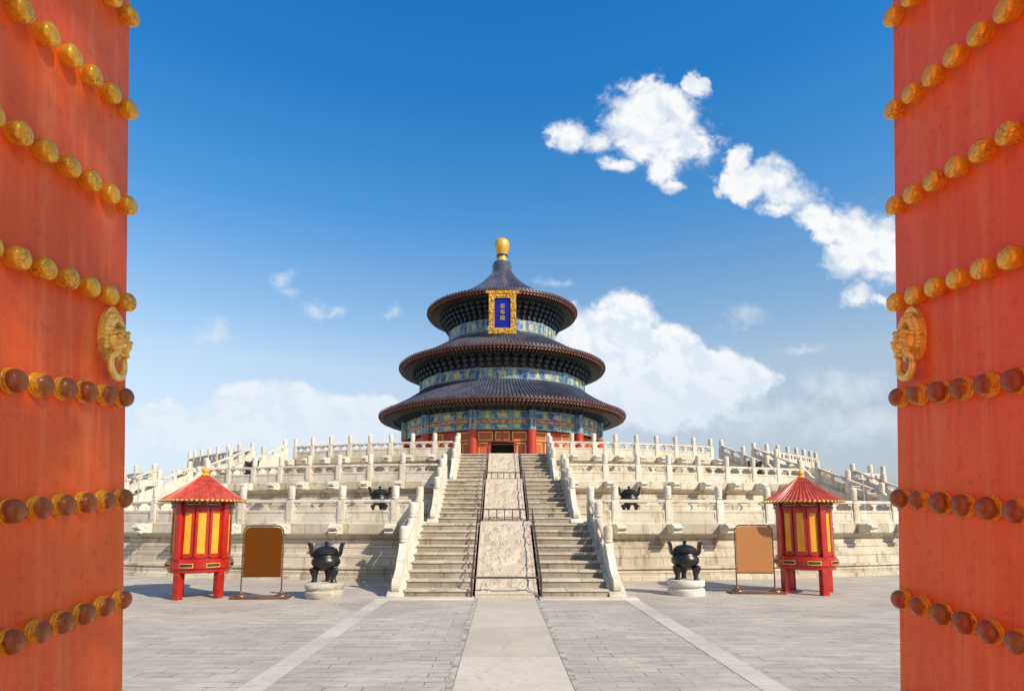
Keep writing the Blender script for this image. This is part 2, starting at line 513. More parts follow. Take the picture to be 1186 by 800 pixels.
def painted_beam():
    """UV: u = bays, v = 0..1 across the beam."""
    m, t, p = new_mat('painted_beam')
    uv = uvc(t)
    u, v = t.sep(uv)[:2]
    fu = t.math('FRACT', u)
    du = t.math('ABSOLUTE', t.math('SUBTRACT', fu, 0.5))        # 0 mid bay .. .5 column
    blue, green = (0.03, 0.11, 0.34), (0.045, 0.22, 0.18)
    pale = (0.34, 0.49, 0.56)
    c = t.mix(t.smooth(du, 0.20, 0.205), blue, green)
    c = t.mix(t.smooth(du, 0.31, 0.315), c, (0.035, 0.10, 0.32))
    q = t.scale(uv, (15, 2.6, 1))
    wn = t.noise(q, 1.2, 3, 0.6, 1.0)
    ww = t.vmath('ADD', q, t.vmath('MULTIPLY', t.comb(wn, wn, 0.0), (0.8, 0.8, 0)))
    vcol = t.voronoi(ww, 1.0, 'F1', 'Color')
    r1, g1, b1 = t.sep(vcol)[:3]
    vo = t.voronoi(ww, 2.3)
    c = t.mix(t.math('MULTIPLY', t.smooth(r1, 0.5, 0.65), 0.6), c, pale)
    c = t.mix(t.math('MULTIPLY', t.smooth(g1, 0.70, 0.8), 0.7), c, (0.11, 0.32, 0.29))
    c = t.mix(t.math('MULTIPLY', t.smooth(vo, 0.34, 0.20), 0.6), c, (0.62, 0.52, 0.20))
    # a gold dragon cartouche in mid bay and at a third
    cart = t.math('MULTIPLY', t.smooth(t.math('ABSOLUTE', t.math('SUBTRACT', du, 0.0)), 0.085, 0.07), t.smooth(t.math('ABSOLUTE', t.math('SUBTRACT', v, 0.5)), 0.30, 0.24))
    cart2 = t.math('MULTIPLY', t.smooth(t.math('ABSOLUTE', t.math('SUBTRACT', du, 0.255)), 0.04, 0.03), t.smooth(t.math('ABSOLUTE', t.math('SUBTRACT', v, 0.5)), 0.34, 0.28))
    c = t.mix(t.math('MULTIPLY', t.math('MULTIPLY', t.math('MAXIMUM', cart, cart2), t.smooth(wn, 0.38, 0.55)), 0.9), c, (0.74, 0.58, 0.16))
    # dark bars beside the columns
    c = t.mix(t.math('MULTIPLY', t.smooth(du, 0.435, 0.44), t.smooth(du, 0.462, 0.457)), c, (0.012, 0.02, 0.10))
    # gold rules along the edges and around the panels
    ev = t.math('ABSOLUTE', t.math('SUBTRACT', v, 0.5))
    rule = t.math('MULTIPLY', t.smooth(ev, 0.36, 0.39), t.smooth(ev, 0.46, 0.43))
    rule2 = t.math('MULTIPLY', t.smooth(du, 0.185, 0.19), t.smooth(du, 0.207, 0.203))
    c = t.mix(t.math('MULTIPLY', t.math('MAXIMUM', rule, rule2), 0.5), c, (0.60, 0.46, 0.18))
    t.put(p.inputs['Base Color'], c)
    hv = t.add('ShaderNodeHueSaturation')
    hv.inputs['Value'].default_value = 0.78
    hv.inputs['Saturation'].default_value = 1.1
    t.l.new(c, hv.inputs['Color'])
    t.put(p.inputs['Base Color'], hv.outputs[0])
    p.inputs['Roughness'].default_value = 0.42
    return m


def gold_strip():
    m, t, p = new_mat('gilded_red_strip')
    uv = uvc(t)
    q = t.scale(uv, (22, 3, 1))
    vo = t.voronoi(q, 1.0)
    c = t.mix(t.smooth(vo, 0.5, 0.3), (0.42, 0.11, 0.03), (0.80, 0.52, 0.14))
    t.put(p.inputs['Base Color'], c)
    p.inputs['Roughness'].default_value = 0.4
    return m


def lattice():
    m, t, p = new_mat('gilded_lattice')
    uv = uvc(t)
    q = t.scale(uv, (7, 7, 1))
    u, v = t.sep(q)[:2]
    a = t.math('ABSOLUTE', t.math('SUBTRACT', t.math('FRACT', t.math('ADD', u, v)), 0.5))
    b = t.math('ABSOLUTE', t.math('SUBTRACT', t.math('FRACT', t.math('SUBTRACT', u, v)), 0.5))
    d = t.math('MINIMUM', a, b)
    c = t.mix(t.smooth(d, 0.13, 0.2), (0.50, 0.13, 0.035), (0.20, 0.025, 0.012))
    t.put(p.inputs['Base Color'], c)
    p.inputs['Roughness'].default_value = 0.5
    return m


M['beam'] = painted_beam()
M['strip_gold'] = gold_strip()
M['lattice'] = lattice()


# ------------------------------------------------------------------ mesh builder
class MB:
    def __init__(self):
        self.v, self.f, self.uv = [], [], []

    def face(self, idx, uv=None):
        self.f.append(idx)
        self.uv.append(uv)

    def box(self, x0, x1, y0, y1, z0, z1, M4=None):
        b = len(self.v)
        pts = [(x0, y0, z0), (x1, y0, z0), (x1, y1, z0), (x0, y1, z0), (x0, y0, z1), (x1, y0, z1), (x1, y1, z1), (x0, y1, z1)]
        if M4 is not None:
            pts = [tuple(M4 @ Vector(q)) for q in pts]
        self.v += pts
        for q in ((0, 3, 2, 1), (4, 5, 6, 7), (0, 1, 5, 4), (1, 2, 6, 5), (2, 3, 7, 6), (3, 0, 4, 7)):
            self.face([b + i for i in q], [(0, 0), (1, 0), (1, 1), (0, 1)])
        return self

    def taper(self, x, y, z0, z1, a0, a1, b0=None, b1=None, M4=None):
        """box whose half sizes change from (a0,b0) at z0 to (a1,b1) at z1"""
        b0 = a0 if b0 is None else b0
        b1 = a1 if b1 is None else b1
        k = len(self.v)
        pts = [(x + sx * a0, y + sy * b0, z0) for sx, sy in ((-1, -1), (1, -1), (1, 1), (-1, 1))] + \
              [(x + sx * a1, y + sy * b1, z1) for sx, sy in ((-1, -1), (1, -1), (1, 1), (-1, 1))]
        if M4 is not None:
            pts = [tuple(M4 @ Vector(q)) for q in pts]
        self.v += pts
        for q in ((0, 3, 2, 1), (4, 5, 6, 7), (0, 1, 5, 4), (1, 2, 6, 5), (2, 3, 7, 6), (3, 0, 4, 7)):
            self.face([k + i for i in q], [(0, 0), (1, 0), (1, 1), (0, 1)])
        return self

    def lathe(self, prof, n=24, a0=0.0, a1=2 * pi, uvs=None, M4=None, caps=True):
        """prof: [(r,z)]; angle 0 faces -Y.  uvs: function (phi, i) -> (u,v)"""
        full = abs(a1 - a0 - 2 * pi) < 1e-6
        cols = n if full else n + 1
        b = len(self.v)
        m = len(prof)
        for j in range(cols):
            ph = a0 + (a1 - a0) * j / n
            for r, z in prof:
                q = Vector((r * sin(ph), -r * cos(ph), z))
                if M4 is not None:
                    q = M4 @ q
                self.v.append(tuple(q))
        ln = [0.0]
        for i in range(1, m):
            ln.append(ln[-1] + sqrt((prof[i][0] - prof[i - 1][0]) ** 2 + (prof[i][1] - prof[i - 1][1]) ** 2))
        rr = max(r for r, z in prof)
        for j in range(n):
            j2 = (j + 1) % cols
            p0 = a0 + (a1 - a0) * j / n
            p1 = a0 + (a1 - a0) * (j + 1) / n
            for i in range(m - 1):
                if uvs:
                    uv = [uvs(p0, i), uvs(p1, i), uvs(p1, i + 1), uvs(p0, i + 1)]
                else:
                    uv = [(p0 * rr, ln[i]), (p1 * rr, ln[i]), (p1 * rr, ln[i + 1]), (p0 * rr, ln[i + 1])]
                self.face([b + j * m + i, b + j2 * m + i, b + j2 * m + i + 1, b + j * m + i + 1], uv)
        if full and caps:
            for i in (0, m - 1):
                if prof[i][0] > 1e-5:
                    self.face([b + j * m + i for j in range(cols)])
        return self

    def prism(self, poly, t0, t1, axis='x', M4=None):
        """extrude a 2-d outline along an axis: axis x -> (t, a, b); y -> (a, t, b); z -> (a, b, t)"""
        b = len(self.v)
        n = len(poly)
        for t in (t0, t1):
            for a, c in poly:
                q = {'x': (t, a, c), 'y': (a, t, c), 'z': (a, c, t)}[axis]
                if M4 is not None:
                    q = tuple(M4 @ Vector(q))
                self.v.append(q)
        for i in range(n):
            j = (i + 1) % n
            self.face([b + i, b + j, b + n + j, b + n + i], [(0, 0), (1, 0), (1, 1), (0, 1)])
        self.face([b + i for i in range(n)][::-1])
        self.face([b + n + i for i in range(n)])
        return self

    def tube(self, pts, r, n=8, M4=None, closed=False):
        pts = [Vector(q) for q in pts]
        rs = r if hasattr(r, '__len__') else [r] * len(pts)
        b = len(self.v)
        L = len(pts)
        for i, q in enumerate(pts):
            if closed:
                d = pts[(i + 1) % L] - pts[i - 1]
            else:
                d = pts[min(i + 1, L - 1)] - pts[max(i - 1, 0)]
            d.normalize()
            up = Vector((0, 0, 1)) if abs(d.z) < 0.9 else Vector((0, 1, 0))
            s = d.cross(up).normalized()
            w = s.cross(d)
            for k in range(n):
                a = 2 * pi * k / n
                e = q + (s * cos(a) + w * sin(a)) * rs[i]
                if M4 is not None:
                    e = M4 @ e
                self.v.append(tuple(e))
        for i in range(L if closed else L - 1):
            i2 = (i + 1) % L
            for k in range(n):
                k2 = (k + 1) % n
                self.face([b + i * n + k, b + i * n + k2, b + i2 * n + k2, b + i2 * n + k])
        if not closed:
            self.face([b + k for k in range(n)][::-1])
            self.face([b + (L - 1) * n + k for k in range(n)])
        return self

    def ball(self, c, r, n=14, m=8, M4=None):
        rx, ry, rz = r if hasattr(r, '__len__') else (r, r, r)
        T = Matrix.Translation(c) @ Matrix.Diagonal((rx, ry, rz, 1))
        if M4 is not None:
            T = M4 @ T
        prof = [(max(1e-6, sin(pi * i / m)), -cos(pi * i / m)) for i in range(m + 1)]
        return self.lathe(prof, n, M4=T, caps=False)

    def mesh(self, name, mat, smooth=None, bevel=0.0, merge=False):
        me = bpy.data.meshes.new(name)
        me.from_pydata(self.v, [], self.f)
        if any(u is not None for u in self.uv):
            ul = me.uv_layers.new(name='UVMap')
            for pl, u in zip(me.polygons, self.uv):
                if u is None:
                    continue
                for k, li in enumerate(pl.loop_indices):
                    ul.data[li].uv = u[k % len(u)]
        bm = bmesh.new()
        bm.from_mesh(me)
        if merge:
            bmesh.ops.remove_doubles(bm, verts=bm.verts, dist=1e-5)
        if bevel:
            bmesh.ops.remove_doubles(bm, verts=bm.verts, dist=1e-5)
            ed = [e for e in bm.edges if len(e.link_faces) == 2 and e.calc_face_angle(0) > 0.6]
            bmesh.ops.bevel(bm, geom=ed, offset=bevel, segments=2, profile=0.6, affect='EDGES', clamp_overlap=True)
        bmesh.ops.recalc_face_normals(bm, faces=bm.faces)
        bm.to_mesh(me)
        bm.free()
        me.materials.append(mat)
        if smooth is not None or bevel:
            for pl in me.polygons:
                pl.use_smooth = True
            me.set_sharp_from_angle(angle=radians(smooth if smooth is not None else 35))
        return me

    def build(self, name, mat, parent=None, smooth=None, bevel=0.0, merge=False, M4=None):
        return link(name, self.mesh(name, mat, smooth, bevel, merge), parent, M4)


def link(name, me, parent=None, M4=None):
    o = bpy.data.objects.new(name, me)
    COL.objects.link(o)
    if parent is not None:
        o.parent = parent
    if M4 is not None:
        o.matrix_local = M4
    return o


def tag(o, label, cat, group=None):
    o['label'] = label
    o['category'] = cat
    if group:
        o['group'] = group
    return o


def thing(name, label, cat, loc=(0, 0, 0), rz=0.0, group=None):
    o = bpy.data.objects.new(name, None)
    o.empty_display_size = 0.3
    COL.objects.link(o)
    o.location = loc
    o.rotation_euler = (0, 0, rz)
    return tag(o, label, cat, group)


def copy_thing(root, loc, rz, label):
    r = root.copy()
    COL.objects.link(r)
    r.location = loc
    r.rotation_euler = (0, 0, rz)
    r['label'] = label
    for ch in root.children:
        c = ch.copy()
        COL.objects.link(c)
        c.parent = r
        for g in ch.children:
            d = g.copy()
            COL.objects.link(d)
            d.parent = c
    return r


CX, CY = 0.13, 57.0            # centre of the round terraces
CEN = (CX, CY, 0)


def polar(r, ph, z=0.0):
    return Matrix.Translation((r * sin(ph), -r * cos(ph), z)) @ Matrix.Rotation(ph, 4, 'Z')


# ------------------------------------------------------------------ ground
def sheet(name, x0, x1, y0, y1, z, mat):
    b = MB()
    b.v = [(x0, y0, z), (x1, y0, z), (x1, y1, z), (x0, y1, z)]
    b.face([0, 1, 2, 3], [(0, 0), (1, 0), (1, 1), (0, 1)])
    o = b.build(name, mat)
    o['kind'] = 'structure'
    return o


FOOT = CY - 14.15              # radius of the stair foot
sheet('ground', -3000, 3000, -3000, 3000, 0.0, M['paving'])
PW = 0.64
sheet('path', CX - PW, CX + PW, -6, 14.15, 0.008, M['path'])
for s in (-1, 1):
    sheet('path_edging', CX + s * (PW + 0.05) - 0.035, CX + s * (PW + 0.05) + 0.035, -6, 13.78, 0.004, M['gutter'])
    sheet('paving_strip', CX + s * 2.78 - 0.15, CX + s * 2.78 + 0.15, -6, 13.72, 0.004, M['strip'])
b = MB()
b.box(CX - 2.95, CX - PW - 0.1, 13.72, 14.2, -0.05, 0.03)
b.box(CX + PW + 0.1, CX + 2.95, 13.72, 14.2, -0.05, 0.03)
sheet('bounce_forecourt', -7, 7, -9, 5.4, 0.012, M['forecourt'])  # pale floor added out of view to bounce sunlight up onto the doors
o = b.build('paving_kerb', M['strip'], bevel=0.008)
o['kind'] = 'structure'

# ------------------------------------------------------------------ terraces
TIERS = [dict(R=39.0, z0=0.0, z1=1.65, nm='lowest'), dict(R=32.7, z0=1.65, z1=3.30, nm='middle'), dict(R=27.2, z0=3.30, z1=4.92, nm='top')]
DPH = radians(2.43)            # posts stand on common radii
PHS = radians(28.5)            # direction of the side stairs
STAIR = [dict(r0=42.85, r1=39.1, half=2.35), dict(r0=36.5, r1=32.8, half=2.22), dict(r0=31.0, r1=27.3, half=2.05)]
SIDE = [None, dict(r0=36.5, r1=32.8, half=1.15), dict(r0=31.0, r1=27.3, half=1.1)]
LABT = {0: 'lowest', 1: 'middle', 2: 'uppermost'}


def wall_profile(R, z0, z1):
    return [(R + .30, z0 - .05), (R + .30, z0 + .11), (R + .22, z0 + .13), (R + .24, z0 + .22), (R + .20, z0 + .31), (R + .27, z0 + .33), (R + .27, z0 + .40),
            (R + .08, z0 + .42), (R + .08, z0 + .74), (R + .00, z0 + .76), (R + .00, z0 + 1.00), (R - .10, z0 + 1.02), (R - .10, z0 + 1.20),
            (R - .02, z0 + 1.22), (R + .04, z0 + 1.31), (R + .12, z0 + 1.33), (R + .12, z1 - .02), (R + .10, z1), (R - 8.0, z1)]


def spout_mesh():
    b = MB()
    # a dragon head with open jaw, seen as a stubby carved beam: neck, brow, upper jaw, lower jaw
    b.prism([(0.25, -.15), (-.22, -.13), (-.30, -.16), (-.36, -.10), (-.33, -.055), (-.24, -.045), (-.36, -.01), (-.42, .04), (-.40, .10), (-.30, .12), (-.24, .165), (-.15, .14), (0.25, .15)], -.13, .13, 'x')
    for s in (-1, 1):
        b.ball((s * .12, -.22, .10), .045, 8, 6)
        b.box(s * .13 - .02, s * .13 + .02, -.18, -.02, .02, .13)
    return b.mesh('spout', M['marble_post'], smooth=40)


SPOUT = spout_mesh()


def post_mesh():
    b = MB()
    a = 0.105
    b.box(-a, a, -a, a, 0, .70)
    for s in (-1, 1):                      # raised fields on the shaft
        b.box(-.07, .07, s * a - .010, s * a + .010, .10, .62)
        b.box(s * a - .010, s * a + .010, -.07, .07, .10, .62)
    prof = [(.085, .70), (.085, .725), (.112, .74), (.115, .765), (.098, .785), (.098, .80), (.108, .82)]
    for k in range(5):
        z = .83 + k * .052
        prof += [(.111, z), (.115, z + .02), (.109, z + .045)]
    prof += [(.108, 1.095), (.096, 1.12), (.06, 1.135), (1e-5, 1.14)]
    b.lathe(prof, 14)
    return b.mesh('post', M['marble_post'], smooth=38)


POST = post_mesh()


def panel_mesh(L, slope=0.0, name='panel'):
    """balustrade panel of length L along x, centred; sheared by slope along x"""
    b = MB()
    h = L / 2
    b.box(-h, h, -.085, .085, .0, .07)
    b.box(-h, h, -.055, .055, .07, .40)
    e = .075                               # raised border around a sunk field
    for s in (-1, 1):
        y0, y1 = (s * .055, s * .072) if s > 0 else (s * .072, s * .055)
        b.box(-h, h, y0, y1, .33, .395)
        b.box(-h, h, y0, y1, .075, .125)
        b.box(-h, -h + e, y0, y1, .125, .33)
        b.box(h - e, h, y0, y1, .125, .33)
    # cloud-shaped supports between slab and rail
    cl = [(-.15, .62), (-.15, .575), (-.10, .56), (-.055, .52), (-.05, .46), (-.085, .43), (-.07, .40), (.07, .40), (.085, .43), (.05, .46), (.055, .52), (.10, .56), (.15, .575), (.15, .62)]
    b.prism(cl, -.05, .05, 'y')
    for s in (-1, 1):
        half = [(0, .40), (.06, .40), (.07, .44), (.035, .47), (.045, .52), (.09, .555), (.17, .575), (.17, .62), (0, .62)]
        b.prism([(s * (h - q[0]), q[1]) for q in half], -.05, .05, 'y')
    rail = [(-.075, .62), (-.085, .645), (-.075, .69), (-.04, .712), (.04, .712), (.075, .69), (.085, .645), (.075, .62)]
    b.prism(rail, -h, h, 'x')
    if slope:
        b.v = [(x, y, z + slope * x) for x, y, z in b.v]
    return b.mesh(name, M['marble'], smooth=40)


terrace_objs = []
for k, T in enumerate(TIERS):
    t = thing('marble_terrace', '%s round tier of the pale stone terrace under the temple' % LABT[k], 'terrace', CEN)
    b = MB()
    b.lathe(wall_profile(T['R'], T['z0'], T['z1']), 220, -radians(115), radians(115))
    b.build('terrace_wall', M['wall'], t, smooth=30)
    terrace_objs.append(t)
    n = [10, 12, 16][k]
    gap = STAIR[k]['half'] + .45
    for i in range(-n - 12, n + 13):
        ph = i * DPH
        if abs(ph) * T['R'] < gap or abs(abs(ph) - PHS) * T['R'] < 1.6 or abs(ph) > radians(52):
            continue
        link('spout', SPOUT, t, polar(T['R'] + .22, ph, T['z1'] - .17))
top = MB()
top.lathe([(19.5, 4.915), (1e-4, 4.915)], 90, caps=False)
top.build('terrace_floor', M['floor_stone'], terrace_objs[2])


def tier_balustrade(k, sgn, ph0, ph1, label):
    """from ph0 (next to a stair post, no own post) outward to ph1"""
    T = TIERS[k]
    R = T['R'] - .10
    t = thing('marble_balustrade', label, 'balustrade', CEN, 0, 'marble balustrades of the terraces')
    i0 = math.ceil((ph0 + .35 * DPH) / DPH)
    st = [ph0]
    i = i0
    while i * DPH <= ph1 + 1e-6:
        st.append(i * DPH)
        i += 1
    cache = {}
    for j, ph in enumerate(st):
        if j > 0:
            link('post', POST, t, polar(R, sgn * ph, T['z1']))
        if j < len(st) - 1:
            a, c = ph, st[j + 1]
            L = 2 * R * sin((c - a) / 2) - .205
            key = round(L, 3)
            if key not in cache:
                cache[key] = panel_mesh(L)
            link('panel', cache[key], t, polar(R * cos((c - a) / 2), sgn * (a + c) / 2, T['z1']))
    return t


SN = {-1: 'left', 1: 'right'}
for k, T in enumerate(TIERS):
    g0 = (STAIR[k]['half'] + .22) / (T['R'] - .1)
    for s in (-1, 1):
        if k == 0:
            tier_balustrade(0, s, g0, radians(27), 'long level marble balustrade on the lowest terrace tier, %s of the central stairs' % SN[s])
        else:
            hw = (SIDE[k]['half'] + .20) / (T['R'] - .1)
            i = math.floor((PHS - hw - .4 * DPH) / DPH)
            tier_balustrade(k, s, g0, i * DPH, 'level marble balustrade on the %s terrace tier, between central stairs and %s side stairs' % (LABT[k], SN[s]))
            tier_balustrade(k, s, PHS + hw, radians([0, 38, 49][k]), 'level marble balustrade of the %s terrace tier beyond the %s side stairs' % (LABT[k], SN[s]))


# ------------------------------------------------------------------ stairs
def drum_profile():
    """scroll stone that ends a sloping balustrade; a = outward distance, b = height"""
    p = [(0, 0), (0, .70), (.10, .66), (.18, .56), (.30, .52), (.40, .47), (.46, .38), (.58, .35), (.70, .32)]
    for i in range(9):
        an = radians(110 - i * 22)
        p.append((.86 + .15 * cos(an), .15 + .17 * sin(an)))
    p += [(.86, 0)]
    return p


def stair_flight(root, stair, half, r0, r1, z0, z1, nst, inner=None):
    """r0 outer foot, r1 inner top; frame: y = -r (toward camera), x lateral. inner = half width kept free in the middle"""
    run = r0 - r1
    tr = run / nst
    rs = (z1 - z0) / nst
    spans = [(-half, half)] if inner is None else [(-half, -inner), (inner, half)]
    for x0, x1 in spans:
        b = MB()
        c = MB()
        nc = 1 if x1 - x0 < 1.2 else 2
        for i in range(nst):
            cuts = [x0] + [x0 + (x1 - x0) * (q / nc + random.uniform(-.18, .18)) for q in range(1, nc)] + [x1]
            ya = -(r0 - tr * i)
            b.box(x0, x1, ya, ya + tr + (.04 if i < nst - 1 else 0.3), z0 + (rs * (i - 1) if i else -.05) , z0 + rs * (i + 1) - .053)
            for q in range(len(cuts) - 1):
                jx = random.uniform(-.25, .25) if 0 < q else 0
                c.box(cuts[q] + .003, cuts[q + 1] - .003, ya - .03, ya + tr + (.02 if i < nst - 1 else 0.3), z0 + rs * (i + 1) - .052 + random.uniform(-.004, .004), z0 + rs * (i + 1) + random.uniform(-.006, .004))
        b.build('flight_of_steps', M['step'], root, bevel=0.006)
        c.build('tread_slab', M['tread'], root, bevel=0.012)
    for s in (-1, 1):
        xa, xb = (half, half + .38) if s > 0 else (-half - .38, -half)
        b = MB()
        sl = (z1 - z0) / run
        b.prism([(-r0 - .12, z0 - .05), (-r0 - .12, z0 + .06), (-r0 + .05, z0 + .16), (-r1, z1 + .06), (-r1 + .35, z1 + .06), (-r1 + .35, z0 - .05)], xa, xb, 'x')
        b.build('cheek_slab', M['marble'], root, bevel=0.01)


def stair_balustrade(ph, xs, half, r0, r1, z0, z1, posts, label, inn):
    """sloping balustrade along a flight, on cheek slab at lateral xs"""
    t = thing('sloping_balustrade', label, 'balustrade', CEN, ph, 'marble balustrades of the stairs')
    run = r0 - r1
    sl = (z1 - z0) / (run)
    zb = lambda r: z0 + .10 + (r0 - r) * sl - .04
    rs = posts
    for r in rs:
        zz = zb(r) if r > r1 + .05 else z1
        link('post', POST, t, Matrix.Translation((xs, -r, zz - .04)))
    for a, c in zip(rs[:-1], rs[1:]):
        L = a - c - .205
        me = panel_mesh(L, sl)
        link('panel', me, t, Matrix.Translation((xs, -(a + c) / 2, zb((a + c) / 2))) @ Matrix.Rotation(pi / 2, 4, 'Z'))
    b = MB()
    ro = rs[0] + .1
    b.prism([(-(ro + a), zb(ro) + bb - min(a, .86) * sl * .95 * (1 if a < .9 else 1)) for a, bb in drum_profile()], xs - .085, xs + .085, 'x')
    b.build('drum_scroll', M['marble_post'], t, smooth=30)
    return t


RAMP = 0.72
central = thing('stone_staircase', 'broad central stone staircase with carved ramp rising to the temple door', 'staircase', CEN)
for k in range(3):
    st = STAIR[k]
    T = TIERS[k]
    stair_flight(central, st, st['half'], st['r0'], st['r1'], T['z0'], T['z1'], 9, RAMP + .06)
    n = 3 if k == 0 else 4
    lens = st['r0'] - st['r1']
    ps = [st['r0'] - 1.05 - (lens - 1.05 + .15) * i / (n - 1) for i in range(n)]
    for s in (-1, 1):
        stair_balustrade(0, s * (st['half'] + .19), st['half'], st['r0'], st['r1'], T['z0'], T['z1'], ps,
                         'sloping marble balustrade along the %s edge of the %s central flight' % (SN[s], LABT[k]), 0)


def ramp(k):
    st, T = STAIR[k], TIERS[k]
    r0, r1, z0, z1 = st['r0'] + .0, st['r1'] - .05, T['z0'], T['z1']
    nx, ny = 44, 120
    b = MB()
    run = r0 - r1
    rnd = random.Random(3 + k)
    clouds = [(rnd.uniform(-.6, .6), rnd.uniform(.15, run - .15), rnd.uniform(.10, .22), rnd.choice((-1, 1)) * rnd.uniform(10, 16)) for _ in range(70)]
    for j in range(ny + 1):
        s = run * j / ny
        for i in range(nx + 1):
            x = -RAMP + 2 * RAMP * i / nx
            e = min(RAMP - abs(x), s, run - s)
            hgt = 0.02
            if e > .09:
                hgt = -.012
                for cxx, cs, rr, w in clouds:
                    d = sqrt((x - cxx) ** 2 + (s - cs) ** 2)
                    if d < rr:
                        a = atan2(s - cs, x - cxx)
                        hgt = max(hgt, .055 * (1 - (d / rr) ** 3) * (.55 + .45 * sin(d / rr * abs(w) + a * (1 if w > 0 else -1))))
            b.v.append((x, -(r0 - s), z0 + .05 + (z1 - z0) * s / run + hgt))
    for j in range(ny):
        for i in range(nx):
            q = j * (nx + 1) + i
            b.face([q, q + 1, q + nx + 2, q + nx + 1])
    b.prism([(-r0, z0 - .05), (-r0, z0 + .055), (-r1, z1 + .03), (-r1, z0 - .05)], -RAMP + .003, RAMP - .003, 'x')
    b.build('carved_ramp', M['carved'], central, smooth=50)


for k in range(3):
    ramp(k)
b = MB()
for k in (0, 1):
    b.box(-RAMP, RAMP, -(STAIR[k]['r1'] - .06), -(STAIR[k + 1]['r0'] + .01), TIERS[k]['z1'] + .004, TIERS[k]['z1'] + .03)
b.build('ramp_landing', M['marble'], central, bevel=.006)

for s in (-1, 1):
    sd = thing('stone_staircase', 'narrow side staircase on the %s flank of the terraces, partly behind the balustrades' % SN[s], 'staircase', CEN, s * PHS)
    for k in (1, 2):
        st, T = SIDE[k], TIERS[k]
        stair_flight(sd, st, st['half'], st['r0'], st['r1'], T['z0'], T['z1'], 9)
        lens = st['r0'] - st['r1']
        ps = [st['r0'] - 1.05 - (lens - 1.05 + .15) * i / 2 for i in range(3)]
        for q in (-1, 1):
            side = 'inner' if q * s < 0 else 'outer'
            stair_balustrade(s * PHS, q * (st['half'] + .19), st['half'], st['r0'], st['r1'], T['z0'], T['z1'], ps,
                             'sloping marble balustrade on the %s edge of the %s flight of the %s side stairs' % (side, LABT[k], SN[s]), 0)


# ------------------------------------------------------------------ metal railings round the carved ramp
def side_rail(s, k, label):
    st, T = STAIR[k], TIERS[k]
    t = thing('metal_railing', label, 'railing', CEN, 0, 'low metal railings round the carved ramp')
    x = s * (RAMP + .075)
    r0, r1 = st['r0'] + .02, st['r1'] - .05
    z0, z1 = T['z0'] + .17, T['z1'] + .06
    hh = .36
    zz = lambda r: z0 + (z1 - z0) * (r0 - r) / (r0 - r1)
    MB().tube([(x, -r0, T['z0'] + hh + .1), (x, -r1, z1 + hh)], .017, 8).build('handrail', M['rail'], t, smooth=40)
    n = 10
    for i in range(n + 1):
        r = r0 + (r1 - r0) * i / n
        z_ = T['z0'] + .1 + (z1 - T['z0'] - .1) * (r0 - r) / (r0 - r1)
        MB().tube([(x, -r, z_ - (.1 if i == 0 else .06)), (x, -r, z_ + hh)], .013 if i % 3 == 0 else .008, 6).build('baluster', M['rail'], t, smooth=40)
    return t


def cross_gate(r, z, hgt, pattern, label, half=RAMP + .075):
    t = thing('metal_gate', label, 'railing', (CX, CY - r, z), 0, 'metal barriers across the carved ramp')
    MB().tube([(-half, 0, hgt), (half, 0, hgt)], .023, 8).build('top_bar', M['rail'], t, smooth=40)
    for s in (-1, 1):
        MB().tube([(s * half, 0, 0), (s * half, 0, hgt + .02)], .022, 8).build('gate_post', M['rail'], t, smooth=40)
    if pattern:
        b = MB()
        n = 5
        b.tube([(-half, 0, .10), (half, 0, .10)], .012, 6)
        for i in range(1, n + 1):
            x = -half + 2 * half * i / (n + 1)
            b.tube([(x, 0, .02), (x, 0, hgt)], .015, 6)
        for i in range(n - 1):                 # fretwork between the bars
            x0 = -half + 2 * half * (i + 1) / (n + 1)
            w = 2 * half / (n + 1)
            zc = hgt * .42
            b.tube([(x0, 0, zc), (x0 + w, 0, zc)], .010, 6)
            b.tube([(x0 + w * .3, 0, .10), (x0 + w * .3, 0, zc)], .009, 6)
            b.tube([(x0 + w * .7, 0, .10), (x0 + w * .7, 0, zc)], .009, 6)
        b.build('fretwork', M['rail'], t, smooth=40)
    return t


for k in range(3):
    for s in (-1, 1):
        side_rail(s, k, 'low brown metal handrail on the %s side of the %s carved ramp' % (SN[s], LABT[k]))
cross_gate(STAIR[0]['r0'] + .10, 0.0, .46, False, 'plain brown metal bar across the foot of the carved ramp')
cross_gate(STAIR[1]['r0'] + .06, 1.66, .44, True, 'brown metal gate with fretwork on the first landing of the ramp')
cross_gate(STAIR[2]['r0'] + .06, 3.31, .44, True, 'brown metal gate with fretwork on the second landing of the ramp')
cross_gate(26.6, 4.92, .60, False, 'brown metal bar across the stair head before the temple door')

# ------------------------------------------------------------------ the temple hall
hall = thing('temple_hall', 'round three-roofed temple with dark blue glazed roofs and gold finial', 'temple', (CX, CY, 4.92))
ZH = 4.92


def hz(z):
    return z - ZH


b = MB()
b.lathe([(10.6, 0), (10.6, .28), (10.5, .30), (1e-4, .30)], 96, caps=False)
b.build('plinth', M['marble'], hall, smooth=30)


